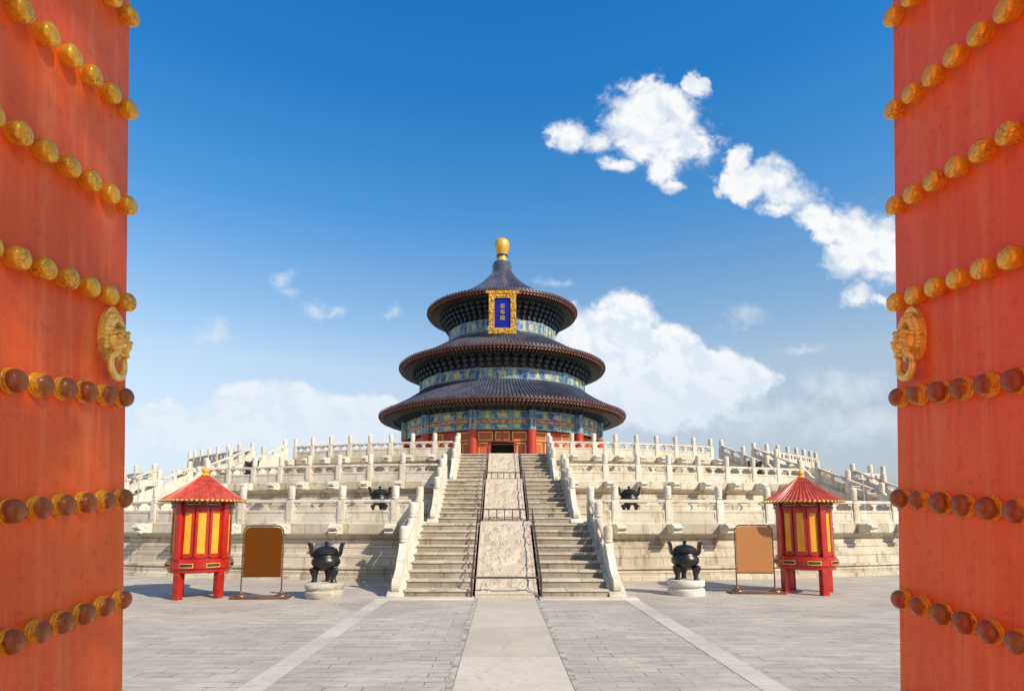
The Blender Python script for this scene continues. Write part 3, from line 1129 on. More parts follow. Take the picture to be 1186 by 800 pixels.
def roof(prof, nr, name='roof'):
    """tiled cone: prof [(r,z)] eave -> top, nr ridges of tubular tile"""
    b = MB()
    fr = [(0.0, 0), (.44, 0), (.47, .8), (.72, 1.25), (.97, .8)]
    per = len(fr)
    m = len(prof)
    for j in range(nr):
        for f_, h_ in fr:
            ph = 2 * pi * (j + f_) / nr
            for r, z in prof:
                hh = h_ * min(.12, r * 2 * pi / nr * .33)
                b.v.append((r * sin(ph), -r * cos(ph), hz(z) + hh))
    tot = nr * per
    for j in range(tot):
        j2 = (j + 1) % tot
        for i in range(m - 1):
            b.face([j * m + i, j2 * m + i, j2 * m + i + 1, j * m + i + 1])
    o = b.build(name, M['tile'], hall, smooth=70)
    # round tile ends and drip tiles at the eave, sub-part of the roof
    r0, z0 = prof[0]
    e = MB()
    w = 2 * pi * r0 / nr
    for j in range(nr):
        ph = 2 * pi * (j + .71) / nr
        Mx = polar(r0 + .02, ph, hz(z0) + .0)
        e.prism([(cos(a) * w * .36, sin(a) * w * .42 + .05) for a in [pi * 2 * q / 8 for q in range(8)]], -.05, .06, 'y', Mx)
        Mx2 = polar(r0 + .012, ph - pi / nr, hz(z0) - .03)
        e.prism([(-w * .36, .02), (w * .36, .02), (w * .3, -.06), (0, -.12), (-w * .3, -.06)], -.02, .02, 'y', Mx2)
    e.build('tile_end', M['tile_end'], o)['kind'] = 'stuff'
    return o


def eaves(Rr, zr, Rd, zd, nr, tag_):
    """two rings of rafters and the soffit, from eave (Rr,zr) back to the drum (Rd,zd)"""
    d1 = MB()
    g1 = MB()
    d2 = MB()
    g2 = MB()
    w = 2 * pi * Rr / nr
    for j in range(nr):
        ph = 2 * pi * j / nr
        a = polar(Rr, ph, hz(zr))
        d1.box(-w * .30, w * .30, .06, .75, -.29, -.16, a)
        g1.box(-w * .24, w * .24, .045, .0595, -.28, -.17, a)
        c = polar(Rr - .42, ph, hz(zr))
        d2.box(-w * .27, w * .27, .0, .9, -.44, -.32, c)
        g2.box(-w * .22, w * .22, -.016, -.001, -.43, -.33, c)
    d1.build('flying_rafter', M['rafter_red'], hall)['kind'] = 'stuff'
    g1.build('rafter_tip', M['rafter_gold'], hall)['kind'] = 'stuff'
    d2.build('rafter', M['rafter_green'], hall)['kind'] = 'stuff'
    g2.build('rafter_end', M['rafter_red'], hall)['kind'] = 'stuff'
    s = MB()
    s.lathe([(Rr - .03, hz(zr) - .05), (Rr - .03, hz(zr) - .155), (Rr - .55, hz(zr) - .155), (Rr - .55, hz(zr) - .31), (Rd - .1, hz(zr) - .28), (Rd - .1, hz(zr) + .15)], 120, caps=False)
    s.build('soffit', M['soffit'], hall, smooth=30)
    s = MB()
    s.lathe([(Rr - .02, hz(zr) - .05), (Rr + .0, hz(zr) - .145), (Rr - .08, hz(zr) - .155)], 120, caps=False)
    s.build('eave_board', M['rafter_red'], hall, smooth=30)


def multi(name, parts):
    """one mesh from several builders, each with its own material"""
    me = bpy.data.meshes.new(name)
    v, f, mi = [], [], []
    for k, (b, mat) in enumerate(parts):
        o_ = len(v)
        v += b.v
        f += [[q + o_ for q in fc] for fc in b.f]
        mi += [k] * len(b.f)
        me.materials.append(mat)
    me.from_pydata(v, [], f)
    me.polygons.foreach_set('material_index', mi)
    bm = bmesh.new()
    bm.from_mesh(me)
    bmesh.ops.recalc_face_normals(bm, faces=bm.faces)
    bm.to_mesh(me)
    bm.free()
    return me


def brackets(Rd, z0, R1, z1, nset, tiers=4):
    dz = (z1 - z0) / tiers
    wid = 2 * pi * Rd / nset
    kinds = []
    for flip in (0, 1):
        main, other, ed = MB(), MB(), MB()
        for k in range(tiers):
            r = Rd + (R1 - Rd) * (k + 1) / tiers
            a = Matrix.Translation((0, 0, hz(z0 + dz * k)))
            main.box(-wid * .11, wid * .11, -r, -Rd + .05, dz * .12, dz * .62, a)
            kx = wid * (.26 + .05 * k) * r / Rd
            other.prism([(-kx, dz * .95), (-kx, dz * .62), (-kx * .55, dz * .36), (kx * .55, dz * .36), (kx, dz * .62), (kx, dz * .95)], -r - .02, -r + .12, 'y', a)
            for q in (-.92, 0, .92):
                main.taper(q * kx, -r + .05, dz * .95, dz * 1.10, wid * .055, wid * .085, .10, .10, a)
            ed.box(-kx * .98, kx * .98, -r - .032, -r - .021, dz * .86, dz * .94, a)
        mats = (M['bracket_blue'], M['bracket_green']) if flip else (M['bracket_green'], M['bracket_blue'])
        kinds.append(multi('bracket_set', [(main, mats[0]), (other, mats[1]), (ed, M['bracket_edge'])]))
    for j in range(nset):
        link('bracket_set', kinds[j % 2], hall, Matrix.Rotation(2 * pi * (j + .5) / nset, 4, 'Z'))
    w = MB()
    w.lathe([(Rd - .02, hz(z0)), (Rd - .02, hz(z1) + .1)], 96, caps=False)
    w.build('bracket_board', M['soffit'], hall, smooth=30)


def band(name, R, z0, z1, mat, th=.12, bays=12):
    b = MB()
    m = [(R - th, z0), (R, z0 + .02), (R, z1 - .02), (R - th, z1)]
    vv = [0, 0.02, .98, 1]
    b.lathe([(r, hz(z)) for r, z in m], 144, uvs=lambda ph, i: (ph / (2 * pi) * bays + .5, vv[i]), caps=False)
    return b.build(name, mat, hall, smooth=40)


# lower storey
RC = 9.3
for i in range(12):
    ph = radians(15 + 30 * i)
    b = MB()
    b.lathe([(.46, hz(5.2)), (.46, hz(5.32)), (.36, hz(5.36)), (.36, hz(8.86))], 20)
    b.build('column', M['hall_red'], hall, smooth=40, M4=polar(RC - .15, ph, 0))
    c = MB()
    c.lathe([(.375, hz(8.86)), (.375, hz(10.45))], 20)
    c.build('column_head', M['beam'], hall, smooth=40, M4=polar(RC - .15, ph, 0))
band('lower_beam', RC - .22, 8.86, 9.42, M['beam'])
band('gilded_strip', RC - .26, 9.42, 9.68, M['strip_gold'])
band('upper_beam', RC - .20, 9.68, 10.45, M['beam'])
b = MB()
b.lathe([(RC - .75, hz(5.2)), (RC - .75, hz(8.9))], 72, radians(15), radians(345), caps=False)
b.build('wall', M['hall_red'], hall, smooth=30)


def bay(i):
    """doors between two columns of bay i (0 = front)"""
    ph = radians(30 * i)
    Rw = (RC - .55) * cos(radians(15))
    base = polar(Rw, ph, 0)
    half = (RC - .55) * sin(radians(15)) - .22
    z0, z1, zt = hz(5.22), hz(7.92), hz(8.86)
    fr = MB()
    fr.box(-half, half, -.10, .10, z1, z1 + .10, base)
    fr.box(-half, half, -.10, .10, zt - .06, zt, base)
    fr.box(-half, half, -.12, .12, z0, z0 + .10, base)
    n = 4
    w = 2 * half / n
    for q in range(n + 1):
        x = -half + w * q
        if i == 0 and q == 2:
            fr.box(x - .06, x + .06, -.09, .09, z1 + .10, zt - .06, base)
            continue
        fr.box(x - .09, x + .09, -.11, .11, z0 + .10, zt - .06 if q in (0, n) else z1, base)
    fr.build('door_frame', M['hall_red'], hall, bevel=0)
    nt = 3
    wt_ = 2 * half / nt
    for q in range(nt):
        x0, x1 = -half + wt_ * q + .1, -half + wt_ * (q + 1) - .1
        tr = MB().box(x0, x1, -.05, .02, z1 + .13, zt - .09, base).build('transom', M['lattice'], hall)
        g = MB()
        for (a, c, d, e) in ((x0, x1, z1 + .13, z1 + .20), (x0, x1, zt - .16, zt - .09)):
            g.box(a, c, -.075, -.052, d, e, base)
        for (a, c) in ((x0, x0 + .06), (x1 - .06, x1)):
            g.box(a, c, -.075, -.052, z1 + .20, zt - .16, base)
        g.build('gold_border', M['gold'], tr)
    for q in range(n):
        if i == 0 and q in (1, 2):
            continue
        x0, x1 = -half + w * q + .10, -half + w * (q + 1) - .10
        lf = MB().box(x0, x1, -.05, .02, z0 + .10, z1, base).build('door_leaf', M['hall_red'], hall)
        lt = MB().box(x0 + .09, x1 - .09, -.066, -.051, z0 + 1.0, z1 - .12, base).build('lattice', M['lattice'], lf)
        g = MB()
        for (d, e) in ((z0 + .93, z0 + 1.0), (z1 - .12, z1 - .05), (z0 + .22, z0 + .27), (z0 + .75, z0 + .80)):
            g.box(x0 + .05, x1 - .05, -.075, -.051, d, e, base)
        for (a, c) in ((x0 + .03, x0 + .09), (x1 - .09, x1 - .03)):
            g.box(a, c, -.075, -.051, z0 + 1.0, z1 - .12, base)
        g.build('gold_border', M['gold'], lf)
    MB().box(-half, half, .03, .085, z1 + .10, zt - .06, base).build('transom_board', M['dark_red'], hall)
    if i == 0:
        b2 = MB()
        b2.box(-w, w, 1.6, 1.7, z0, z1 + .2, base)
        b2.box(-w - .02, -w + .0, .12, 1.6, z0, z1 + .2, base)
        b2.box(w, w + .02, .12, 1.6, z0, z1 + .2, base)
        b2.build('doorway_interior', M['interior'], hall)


for i in (-3, -2, -1, 0, 1, 2, 3):
    bay(i)
brackets(RC - .15, 10.45, 10.35, 11.15, 84, 3)
eaves(11.5, 11.05, 9.2, 10.45, 216, 'lower')
roof([(11.52, 11.05), (11.0, 11.32), (10.2, 11.74), (9.3, 12.25), (8.5, 12.80), (7.85, 13.30)], 216)

# middle storey
band('drum_base', 7.80, 13.0, 13.32, M['tile'], .3)
band('drum_beam', 7.75, 13.32, 14.32, M['beam'])
for i in range(12):
    b = MB()
    b.lathe([(.33, hz(13.2)), (.33, hz(14.34))], 16)
    b.build('drum_column', M['beam'], hall, smooth=40, M4=polar(7.6, radians(15 + 30 * i), 0))
brackets(7.70, 14.32, 8.75, 15.70, 72, 4)
eaves(9.74, 15.72, 7.7, 14.3, 184, 'middle')
roof([(9.76, 15.72), (9.1, 16.02), (8.2, 16.46), (7.2, 17.0), (6.2, 17.62), (5.2, 18.2)], 184)

# top storey
band('drum_base', 5.16, 17.5, 18.32, M['tile'], .3)
band('drum_beam', 5.12, 18.32, 19.40, M['beam'])
for i in range(12):
    b = MB()
    b.lathe([(.27, hz(18.3)), (.27, hz(19.42))], 16)
    b.build('drum_column', M['beam'], hall, smooth=40, M4=polar(4.98, radians(15 + 30 * i), 0))
brackets(5.08, 19.40, 6.25, 21.15, 60, 5)
eaves(7.2, 21.28, 5.1, 19.3, 140, 'upper')
roof([(7.22, 21.28), (6.5, 21.62), (5.6, 22.05), (4.6, 22.62), (3.6, 23.25), (2.7, 23.9), (2.0, 24.5), (1.4, 25.15), (1.0, 25.7)], 140)
b = MB()
b.lathe([(.98, hz(25.4)), (1.06, hz(25.7)), (1.00, hz(25.82)), (.92, hz(25.9)), (.95, hz(26.2)), (.98, hz(26.4)), (.90, hz(26.5)), (.84, hz(26.75)), (.6, hz(26.85))], 32)
b.build('roof_collar', M['tile'], hall, smooth=40)
b = MB()
b.lathe([(.46, hz(27.36)), (.57, hz(27.40)), (.58, hz(27.54)), (.47, hz(27.58))], 32)
b.build('finial_ring', M['tile'], hall, smooth=40)
b = MB()
b.lathe([(.58, hz(26.8)), (.54, hz(26.95)), (.46, hz(27.2)), (.44, hz(27.45)), (.47, hz(27.62)), (.60, hz(27.95)), (.72, hz(28.35)), (.73, hz(28.7)), (.66, hz(29.0)), (.48, hz(29.17)), (.2, hz(29.24)), (1e-4, hz(29.25))], 32)
b.build('finial', M['finial_gold'], hall, smooth=40)

# name plaque hung under the top eave
plq = thing('name_plaque', 'gold framed blue plaque with three gilt characters under the top roof', 'plaque', (CX + .02, CY - 7.34, 19.13))
plq.rotation_euler = (radians(9), 0, 0)
hw, hh = 1.16, 1.62
b = MB()
b.box(-hw + .2, hw - .2, -.02, .06, -hh + .2, hh - .2)
b.build('board', M['plaque_blue'], plq)
fr = MB()
fw = .48
for s in (-1, 1):
    x0, x1 = (hw - fw, hw) if s > 0 else (-hw, -hw + fw)
    fr.box(x0 - .0, x1, -.12, .1, -hh, hh)
fr.box(-hw + fw, hw - fw, -.12, .1, hh - .38, hh)
fr.box(-hw + fw, hw - fw, -.12, .1, -hh, -hh + .34)
fr.box(-hw - .26, hw + .26, -.17, .1, hh + .003, hh + .24)
fr.box(-hw - .06, hw + .06, -.16, .1, -hh - .15, -hh - .003)
rg = random.Random(5)
for i in range(46):                              # carved dragons as a crust of small reliefs
    s = rg.choice((-1, 1))
    if rg.random() < .62:
        c = (s * (hw - fw / 2 + rg.uniform(-.12, .12)), -.125, rg.uniform(-hh, hh))
    else:
        c = (rg.uniform(-hw, hw), -.125, s * (hh - .17 + rg.uniform(-.1, .1)))
    fr.ball(c, (rg.uniform(.05, .11), .05, rg.uniform(.06, .13)), 8, 5)
fr.build('frame', M['carved_gold'], plq, bevel=0)


def lettering(txt, size):
    cu = bpy.data.curves.new('lettering', 'FONT')
    cu.body = txt
    cu.size = size
    cu.align_x = 'CENTER'
    cu.align_y = 'CENTER'
    cu.extrude = .02
    cu.space_line = 1.12
    tmp = bpy.data.objects.new('lettering', cu)
    COL.objects.link(tmp)
    dg = bpy.context.evaluated_depsgraph_get()
    me = bpy.data.meshes.new_from_object(tmp.evaluated_get(dg))
    bpy.data.objects.remove(tmp)
    me.materials.clear()
    me.materials.append(M['gold'])
    return me


me = lettering('\u7948\n\u5e74\n\u6bbf', .44)
link('lettering', me, plq, Matrix.Translation((0, -.045, 0.02)) @ Matrix.Rotation(pi / 2, 4, 'X'))


# ------------------------------------------------------------------ lanterns
def make_lantern(loc, rz, label):
    t = thing('lantern_pavilion', label, 'lantern', loc, rz, 'big round festival lanterns on legs')
    t.scale = (.94, .94, .94)
    R = .715
    for i in range(4):
        ph = radians(45 + 90 * i)
        MB().box(-.085, .085, -.078, .078, 0, .70).build('leg', M['red'], t, bevel=.008, M4=polar(R - .09, ph, 0))
        MB().box(-.075, .075, -.06, .06, .94, 2.30).build('corner_post', M['red'], t, bevel=.008, M4=polar(R - .02, ph, 0))
    b = MB()
    b.lathe([(R - .16, .63), (R - .03, .62), (R - .01, .64), (R + .0, .71), (R + .045, .73), (R + .045, .88), (R + .01, .90), (R + .01, .95), (R - .06, .96)], 48)
    wb = b.build('waist_band', M['red'], t, smooth=30)
    for i in range(8):
        ph = radians(22.5 + 45 * i)
        a1 = radians(12)
        fo = MB().lathe([(R + .046, .755), (R + .055, .755), (R + .055, .855), (R + .046, .855)], 8, -a1, a1).build('gold_slot_frame', M['gold'], wb, smooth=30)
        fo.rotation_euler.z = ph
        fo = MB().lathe([(R + .0555, .772), (R + .060, .776), (R + .060, .834), (R + .0555, .838)], 8, -a1 + radians(1.2), a1 - radians(1.2)).build('slot', M['slot'], wb, smooth=30)
        fo.rotation_euler.z = ph
    b = MB()
    b.lathe([(R - .07, .95), (R - .07, 2.30)], 48)
    b.build('drum', M['dark_red'], t, smooth=30)
    for i in range(4):
        for q in (-27, 0, 27):
            ph = radians(90 * i + q)
            dw = radians(7.6)
            fr = MB()
            Ri = R - .065
            fr.lathe([(Ri, 1.0), (Ri + .03, 1.0), (Ri + .03, 2.16), (Ri, 2.16)], 4, ph - dw - radians(4.6), ph - dw)
            fr.lathe([(Ri, 1.0), (Ri + .03, 1.0), (Ri + .03, 2.16), (Ri, 2.16)], 4, ph + dw, ph + dw + radians(4.6))
            fr.lathe([(Ri, .97), (Ri + .028, .97), (Ri + .028, 1.08), (Ri, 1.08)], 6, ph - dw, ph + dw)
            fr.lathe([(Ri, 2.05), (Ri + .028, 2.05), (Ri + .028, 2.16), (Ri, 2.16)], 6, ph - dw, ph + dw)
            fo = fr.build('panel_frame', M['red'], t, smooth=30)
            pn = MB()
            pn.lathe([(Ri - .0, 1.08), (Ri + .010, 1.08), (Ri + .010, 2.05), (Ri, 2.05)], 6, ph - dw, ph + dw)
            pn.build('yellow_panel', M['yellow'], fo, smooth=30)
    b = MB()
    b.lathe([(R - .05, 2.155), (R + .0, 2.16), (R + .0, 2.20), (R - .02, 2.21), (R - .02, 2.36), (R - .2, 2.37)], 48)
    fz = b.build('frieze', M['dark_red'], t, smooth=30)
    for i in range(10):
        ph = radians(36 * i + 18)
        a1 = radians(12)
        fo = MB().lathe([(R - .018, 2.245), (R - .008, 2.245), (R - .008, 2.315), (R - .018, 2.315)], 8, -a1, a1).build('gold_slot_frame', M['gold'], fz, smooth=30)
        fo.rotation_euler.z = ph
        fo = MB().lathe([(R - .0075, 2.255), (R - .003, 2.258), (R - .003, 2.302), (R - .0075, 2.305)], 8, -a1 + radians(1), a1 - radians(1)).build('slot', M['slot'], fz, smooth=30)
        fo.rotation_euler.z = ph
    # ribbed conical roof
    b = MB()
    nr = 56
    prof = [(.985, 2.34), (.70, 2.52), (.40, 2.74), (.12, 2.965), (.05, 2.99)]
    fr_ = [(0, 0), (.4, 0), (.55, 1), (.85, 1)]
    m = len(prof)
    for j in range(nr):
        for f_, h_ in fr_:
            ph = 2 * pi * (j + f_) / nr
            for r, z in prof:
                b.v.append((r * sin(ph), -r * cos(ph), z + h_ * min(.024, r * .05)))
    tot = nr * 4
    for j in range(tot):
        j2 = (j + 1) % tot
        for i in range(m - 1):
            b.face([j * m + i, j2 * m + i, j2 * m + i + 1, j * m + i + 1])
    rf = b.build('roof', M['red_roof'], t, smooth=50)
    e = MB()
    e.lathe([(.70, 2.36), (.975, 2.315), (.985, 2.338), (.97, 2.345)], 56, caps=False)
    e.build('eave_board', M['dark_red'], rf, smooth=30)
    e = MB()
    for j in range(nr):
        ph = 2 * pi * (j + .7) / nr
        e.prism([(cos(a) * .034, sin(a) * .026) for a in [pi * q / 4 for q in range(8)]], -.012, .03, 'y', polar(.99, ph, 2.345))
    e.build('gold_tile_end', M['gold'], rf, smooth=40)
    b = MB()
    b.lathe([(.09, 2.97), (.10, 3.0), (.06, 3.02), (.05, 3.05), (.075, 3.07), (.085, 3.11), (.07, 3.15), (.03, 3.18), (1e-4, 3.19)], 20)
    b.build('finial', M['yellow'], t, smooth=50)
    return t


lan = make_lantern((-7.0, 14.3, 0), radians(26), 'red round lantern with yellow panels beside the dark brown sign')
copy_thing(lan, (7.50, 15.1, 0), radians(-34), 'red round lantern with yellow panels beside the tan sign')


# ------------------------------------------------------------------ sign boards
def make_sign(loc, rz, label, mat):
    t = thing('sign_board', label, 'sign', loc, rz, 'blank sign boards on stands')
    hw, z0, z1 = .42, .50, 1.60
    pts = []
    rc = .15
    for cx_, cz_, a0 in ((hw - rc, z1 - rc, 0), (-hw + rc, z1 - rc, 90)):
        for i in range(7):
            a = radians(a0 + 15 * i)
            pts.append((cx_ + rc * cos(a), cz_ + rc * sin(a)))
    b = MB()
    b.prism(pts + [(-hw, z0), (hw, z0)], -.02, .02, 'y')
    b.build('board', mat, t, smooth=30)
    path = [(hw + .03, 0, .07)] + [(x * (hw + .03) / hw, 0, z + (.03 if z > z1 - rc + .02 else 0)) for x, z in pts] + [(-hw - .03, 0, .07)]
    MB().tube(path, .017, 8).build('tube_frame', M['brown_metal'], t, smooth=50)
    MB().tube([(-hw - .03, 0, z0 - .015), (hw + .03, 0, z0 - .015)], .014, 8).build('crossbar', M['brown_metal'], t, smooth=50)
    b = MB()
    b.box(-.64, .64, -.20, .20, 0, .055)
    b.build('base', M['brown_metal'], t, bevel=.012)
    for s in (-1, 1):
        b = MB()
        b.lathe([(.15, .055), (.14, .075), (.07, .10), (.035, .15), (.03, .17)], 16)
        b.build('foot_flange', M['brown_metal'], t, smooth=40, M4=Matrix.Translation((s * (hw + .03), 0, 0)))
    return t


make_sign((-5.44, 14.02, 0), radians(3), 'dark brown blank sign board on a low stand beside the left lantern', M['board_dark'])
make_sign((6.18, 14.95, 0), radians(-4), 'tan blank sign board on a low stand beside the right lantern', M['board_tan'])


# ------------------------------------------------------------------ bronze burners
def make_burner(loc, rz, label, group='dark bronze incense burners'):
    t = thing('incense_burner', label, 'incense burner', loc, rz, group)
    b = MB()
    b.lathe([(1e-4, .24), (.14, .25), (.26, .32), (.325, .42), (.32, .50), (.27, .565), (.255, .60), (.27, .63), (.30, .645), (.30, .67), (.27, .68)], 32)
    b.build('bowl', M['bronze'], t, smooth=45)
    b = MB()
    b.lathe([(.27, .68), (.275, .70), (.24, .745), (.17, .79), (.08, .815), (.045, .82), (.03, .84), (.05, .865), (.05, .89), (.02, .915), (1e-4, .92)], 28)
    b.build('lid', M['bronze'], t, smooth=45)
    for i in range(3):
        ph = radians(58 + 120 * i)
        g = MB()
        prof = [(.21, .36, .08), (.25, .29, .105), (.26, .22, .095), (.24, .13, .062), (.245, .06, .055), (.255, .02, .07), (.255, 0.0, .072)]
        g.tube([(r * sin(ph), -r * cos(ph), z) for r, z, w in prof], [w for r, z, w in prof], 12)
        g.ball((.325 * sin(ph), -.325 * cos(ph), .28), (.05, .05, .045), 10, 6)
        g.build('leg', M['bronze'], t, smooth=50)
    for s in (-1, 1):
        g = MB()
        pr = [(.26, .55), (.34, .55), (.40, .62), (.425, .72), (.44, .82), (.49, .90), (.475, .935), (.41, .945), (.355, .90), (.33, .80), (.325, .70), (.27, .66)]
        g.prism([(s * (.25 + (x - .25) * .68), z) for x, z in [(x_, .60 + (z_ - .60) * .86) for x_, z_ in pr]], -.075, .075, 'y')
        g.build('ear', M['bronze'], t, smooth=30)
    return t


def pedestal(loc, label, mat, rough, name='stone_pedestal', k=1.0):
    b = MB()
    if rough:
        n, prof = 26, [(1e-4, .0), (.40, 0), (.43, .06), (.44, .14), (.40, .19), (.45, .25), (.45, .31), (.40, .345), (.2, .36), (1e-4, .36)]
        b.lathe(prof, n, caps=False)
        rq = random.Random(2)
        jit = {}
        vv = []
        for x, y, z in b.v:
            key = (round(x, 3), round(y, 3), round(z, 3))
            if key not in jit:
                jit[key] = (rq.uniform(-.02, .02), rq.uniform(-.02, .02), rq.uniform(-.012, .012) if z > .01 else 0)
            j = jit[key]
            vv.append((x + j[0], y + j[1], z + j[2]))
        b.v = vv
    else:
        b.lathe([(1e-4, 0), (.42, 0), (.43, .03), (.43, .13), (.40, .155), (.36, .17), (.36, .19), (.41, .205), (.43, .23), (.43, .33), (.41, .355), (1e-4, .36)], 36, caps=False)
    b.v = [(x * k, y * k, z * k) for x, y, z in b.v]
    o = b.build(name, mat, smooth=40)
    o.location = loc
    return tag(o, label, 'pedestal', 'stone pedestals under the burners')


pedestal((-4.03, 14.15, 0), 'rough weathered stone pedestal under the left ground burner', M['rock'], True)
make_burner((-4.03, 14.15, .355), radians(4), 'dark bronze burner standing on the rough stone pedestal, left of the stairs')
pedestal((4.42, 14.72, 0), 'smooth round white stone pedestal under the right ground burner', M['drum_stone'], False)
make_burner((4.42, 14.72, .358), radians(-4), 'dark bronze burner standing on the smooth white pedestal, right of the stairs')
for s in (-1, 1):
    x, y = CX + s * 4.38, 21.3
    pedestal((x, y, 1.65), 'low stone pedestal behind the lowest balustrade, %s of the central stairs' % SN[s], M['drum_stone'], False)
    make_burner((x, y, 2.008), 0, 'dark bronze burner behind the lowest balustrade, %s of the central stairs' % SN[s])
    ph = s * radians(23.6)
    x, y = CX + 30.4 * sin(ph), CY - 30.4 * cos(ph)
    pedestal((x, y, 3.30), 'stone pedestal on the middle tier beside the %s side stairs' % SN[s], M['drum_stone'], False)
    make_burner((x, y, 3.658), ph, 'dark bronze burner on the middle tier beside the %s side stairs' % SN[s])


# ------------------------------------------------------------------ floodlights on the lowest tier
def floodlight(loc, label):
    t = thing('floodlight', label, 'floodlight', loc, 0, 'floodlights on the lowest tier')
    MB().tube([(0, 0, 0), (0, 0, 1.65)], .022, 8).build('pole', M['grey_metal'], t, smooth=40)
    MB().tube([(-.3, 0, 1.65), (.3, 0, 1.65)], .014, 8).build('crossarm', M['grey_metal'], t, smooth=40)
    for s in (-1, 1):
        MB().taper(0, 0, -.05, .05, .07, .10, .04, .06).build('lamp_head', M['grey_metal'], t, bevel=.01, M4=Matrix.Translation((s * .25, 0, 1.71)) @ Matrix.Rotation(.5, 4, 'X'))
    return t


floodlight((13.9, 23.2, 1.65), 'thin grey floodlight pole behind the balustrade by the right door leaf')
floodlight((-14.0, 23.4, 1.65), 'thin grey floodlight pole behind the balustrade by the left door leaf')


# ------------------------------------------------------------------ gate doors in the foreground
def stud_mesh(r, mat, bands):
    b = MB()
    if bands:
        prof = [(1.02, 0), (1.05, .10), (1.05, .22), (.98, .28), (1.0, .34), (1.03, .42), (1.0, .50), (.97, .54), (.98, .62)]
        for i in range(1, 9):
            a = radians(90 * i / 8)
            prof.append((max(1e-4, .985 * cos(a)), .62 + .78 * sin(a)))
    else:
        prof = [(.90, 0), (.93, .12), (.91, .22), (.96, .32), (1.0, .5), (1.03, .72), (1.03, .98)]
        for i in range(1, 11):
            a = radians(90 * i / 10)
            prof.append((max(1e-4, 1.03 * max(0, cos(a)) ** .5), .98 + .50 * sin(a) ** 1.05))
    b.lathe([(x * r, z * r) for x, z in prof], 22)
    return b.mesh('door_stud', mat, smooth=50)


STUD_R = .0234
STUD_G = stud_mesh(STUD_R, M['stud_gold'], False)
STUD_B = stud_mesh(.0254, M['stud_red'], True)
ROWS = [1.329, 1.080, .825, .569, .319, .055, -.208, -.47]
TILT = radians(6)


def lion_knocker(t, side, s, q):
    """gilt beast mask with ring; built facing +Z, then turned to face into the gateway"""
    b = MB()
    # back plate: pointed oval
    prof = []
    for i in range(40):
        a = 2 * pi * i / 40
        rx, rz = .046, (.088 if sin(a) > 0 else .058)
        prof.append((rx * cos(a) * (1 - .12 * max(0, sin(a)) ** 3), rz * sin(a) + .012))
    b.prism(prof, 0, .010, 'z')
    for i in range(22):                               # curled mane round the rim
        a = radians(-20 + 220 * i / 21)
        b.ball((.036 * cos(a), .012 + .066 * sin(a) * (1.0 if sin(a) > 0 else .8), .013), (.0085, .0085, .010), 8, 5)
    for i in range(13):
        a = radians(10 + 160 * i / 12)
        b.ball((.025 * cos(a), .020 + .046 * sin(a), .017), (.008, .008, .012), 8, 5)
    o = b.build('knocker', M['gilt'], t, smooth=50)
    f = MB()
    f.ball((0, .012, .012), (.030, .034, .026), 16, 10)       # face
    f.ball((0, -.004, .036), (.018, .015, .020), 12, 8)       # muzzle
    f.ball((0, .006, .052), (.010, .007, .008), 10, 6)        # nose
    for e in (-1, 1):
        f.ball((e * .014, .022, .036), (.0085, .0075, .008), 10, 6)    # eyes
        f.tube([(e * .003, .027, .040), (e * .014, .034, .040), (e * .026, .029, .026)], [.004, .006, .004], 8)   # brows
        f.ball((e * .030, .036, .014), (.009, .012, .010), 8, 6)       # ears
        f.ball((e * .016, -.010, .030), (.011, .009, .012), 10, 6)     # cheeks
    f.ball((0, -.022, .030), (.014, .006, .012), 10, 6)       # lower jaw
    lf = f.build('lion_face', M['gilt'], o, smooth=60)
    g = MB()
    pts = []
    for i in range(28):
        a = 2 * pi * i / 28
        pts.append((.027 * cos(a), -.046 + .036 * sin(a), .022 - .010 * sin(a) * 0 + (.010 if sin(a) > .6 else 0)))
    rs = [.0075 + .0035 * max(0, -sin(2 * pi * i / 28)) for i in range(28)]
    g.tube(pts, rs, 8, closed=True)
    g.build('ring', M['gilt'], o, smooth=60)
    rot = Matrix(((0, 0, side, 0), (-side, 0, 0, 0), (0, 1, 0, 0), (0, 0, 0, 1)))   # x->-side*y, y->z, z->side*x
    o.matrix_local = Matrix.Translation((0, -s, q)) @ rot
    return o


def make_door(X, side, label):
    """side = +1: face looks toward +X (left leaf)"""
    t = thing('studded_door', label, 'door', (X, 1.62, 1.8), 0, 'tall studded gate doors')
    t.rotation_euler = (TILT, 0, 0)
    b = MB()
    x0, x1 = (-.09, 0) if side > 0 else (0, .09)
    b.box(x0, x1, -1.30, 0, -1.95, 1.85)
    b.build('door_leaf', M['door'], t, bevel=.006)
    R = Matrix.Rotation(side * pi / 2, 4, 'Y')
    for i, q in enumerate(ROWS):
        for j in range(9):
            s = .030 + .0715 * j
            if i == 4 and False:
                continue
            rv = random.uniform(0, 6.28)
            link('stud', STUD_G if i < 4 else STUD_B, t, Matrix.Translation((0, -s, q)) @ R @ Matrix.Rotation(rv, 4, 'Z'))
    lion_knocker(t, side, .072, .447)
    return t


make_door(-1.0, 1, 'left red gate door with rows of gold studs and a lion knocker')
make_door(1.056, -1, 'right red gate door with rows of gold studs and a lion knocker')


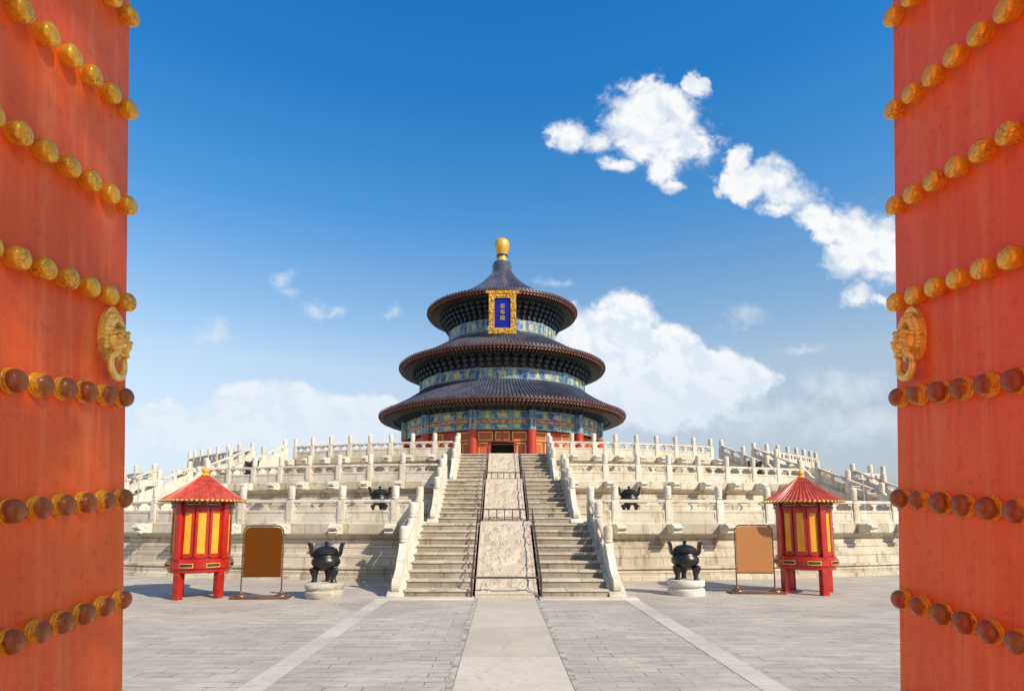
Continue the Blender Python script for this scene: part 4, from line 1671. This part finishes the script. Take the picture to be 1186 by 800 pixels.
# ------------------------------------------------------------------ unseen cypress added behind the viewer to shade the left door
def cypress(loc, label):
    t = thing('shading_cypress', label, 'tree', loc)
    b = MB()
    b.lathe([(.34, 0), (.26, .5), (.22, 2), (.18, 6), (.08, 12.5), (1e-4, 13.2)], 14, caps=False)
    b.build('trunk', simple('cypress_bark', (0.16, 0.11, 0.08), 0.9, var=0.4, scale=4, bump=0.6), t, smooth=50)
    rg = random.Random(12)
    c = MB()
    for i in range(13500):
        z = 2.6 + 11.2 * rg.random() ** .9
        f = (z - 2.6) / 11.2
        R = 2.25 * (1 - f) ** .45 * min(1, f * 7 + .35)
        r = R * sqrt(rg.random())
        a = rg.uniform(0, 2 * pi)
        mm = Matrix.Translation((r * sin(a), r * cos(a), z)) @ Matrix.Rotation(rg.uniform(0, 6.3), 4, 'Z') @ Matrix.Rotation(rg.uniform(-.9, .9), 4, 'X')
        k = rg.uniform(.03, .07)
        q = len(c.v)
        c.v += [tuple(mm @ Vector(p)) for p in ((-k, 0, -k * .5), (k * .2, .06, -k * .8), (k, 0, k * .3), (0, -.05, k))]
        c.face([q, q + 1, q + 2, q + 3])
    c.build('crown', simple('cypress_leaf', (0.045, 0.085, 0.03), 0.7, var=0.5, scale=3), t)
    return t


cypress((7.6, -6.45, 0), 'tall dark green cypress tree added unseen behind the viewer to shade the left door')


# ------------------------------------------------------------------ unseen red wall added left of and behind the viewer, bounces light doorward
gw = thing('bounce_wall', 'tall vermilion wall with a grey tiled coping, added out of view to bounce light onto the right door', 'wall', (-2.3, -4.6, 0))
MB().box(-.8, 0, -4.8, 4.6, 0.45, 6.6).build('wall_face', simple('vermilion_plaster', (0.78, 0.20, 0.085), 0.85, var=0.15, scale=1.2), gw)
MB().box(-.86, .06, -4.86, 4.66, 0, .45).build('wall_base', M['marble'], gw, bevel=.02)
MB().prism([(-1.05, 6.6), (.25, 6.6), (.25, 6.7), (-.4, 7.15), (-1.05, 6.7)], -4.9, 4.7, 'y').build('coping', M['tile'], gw)
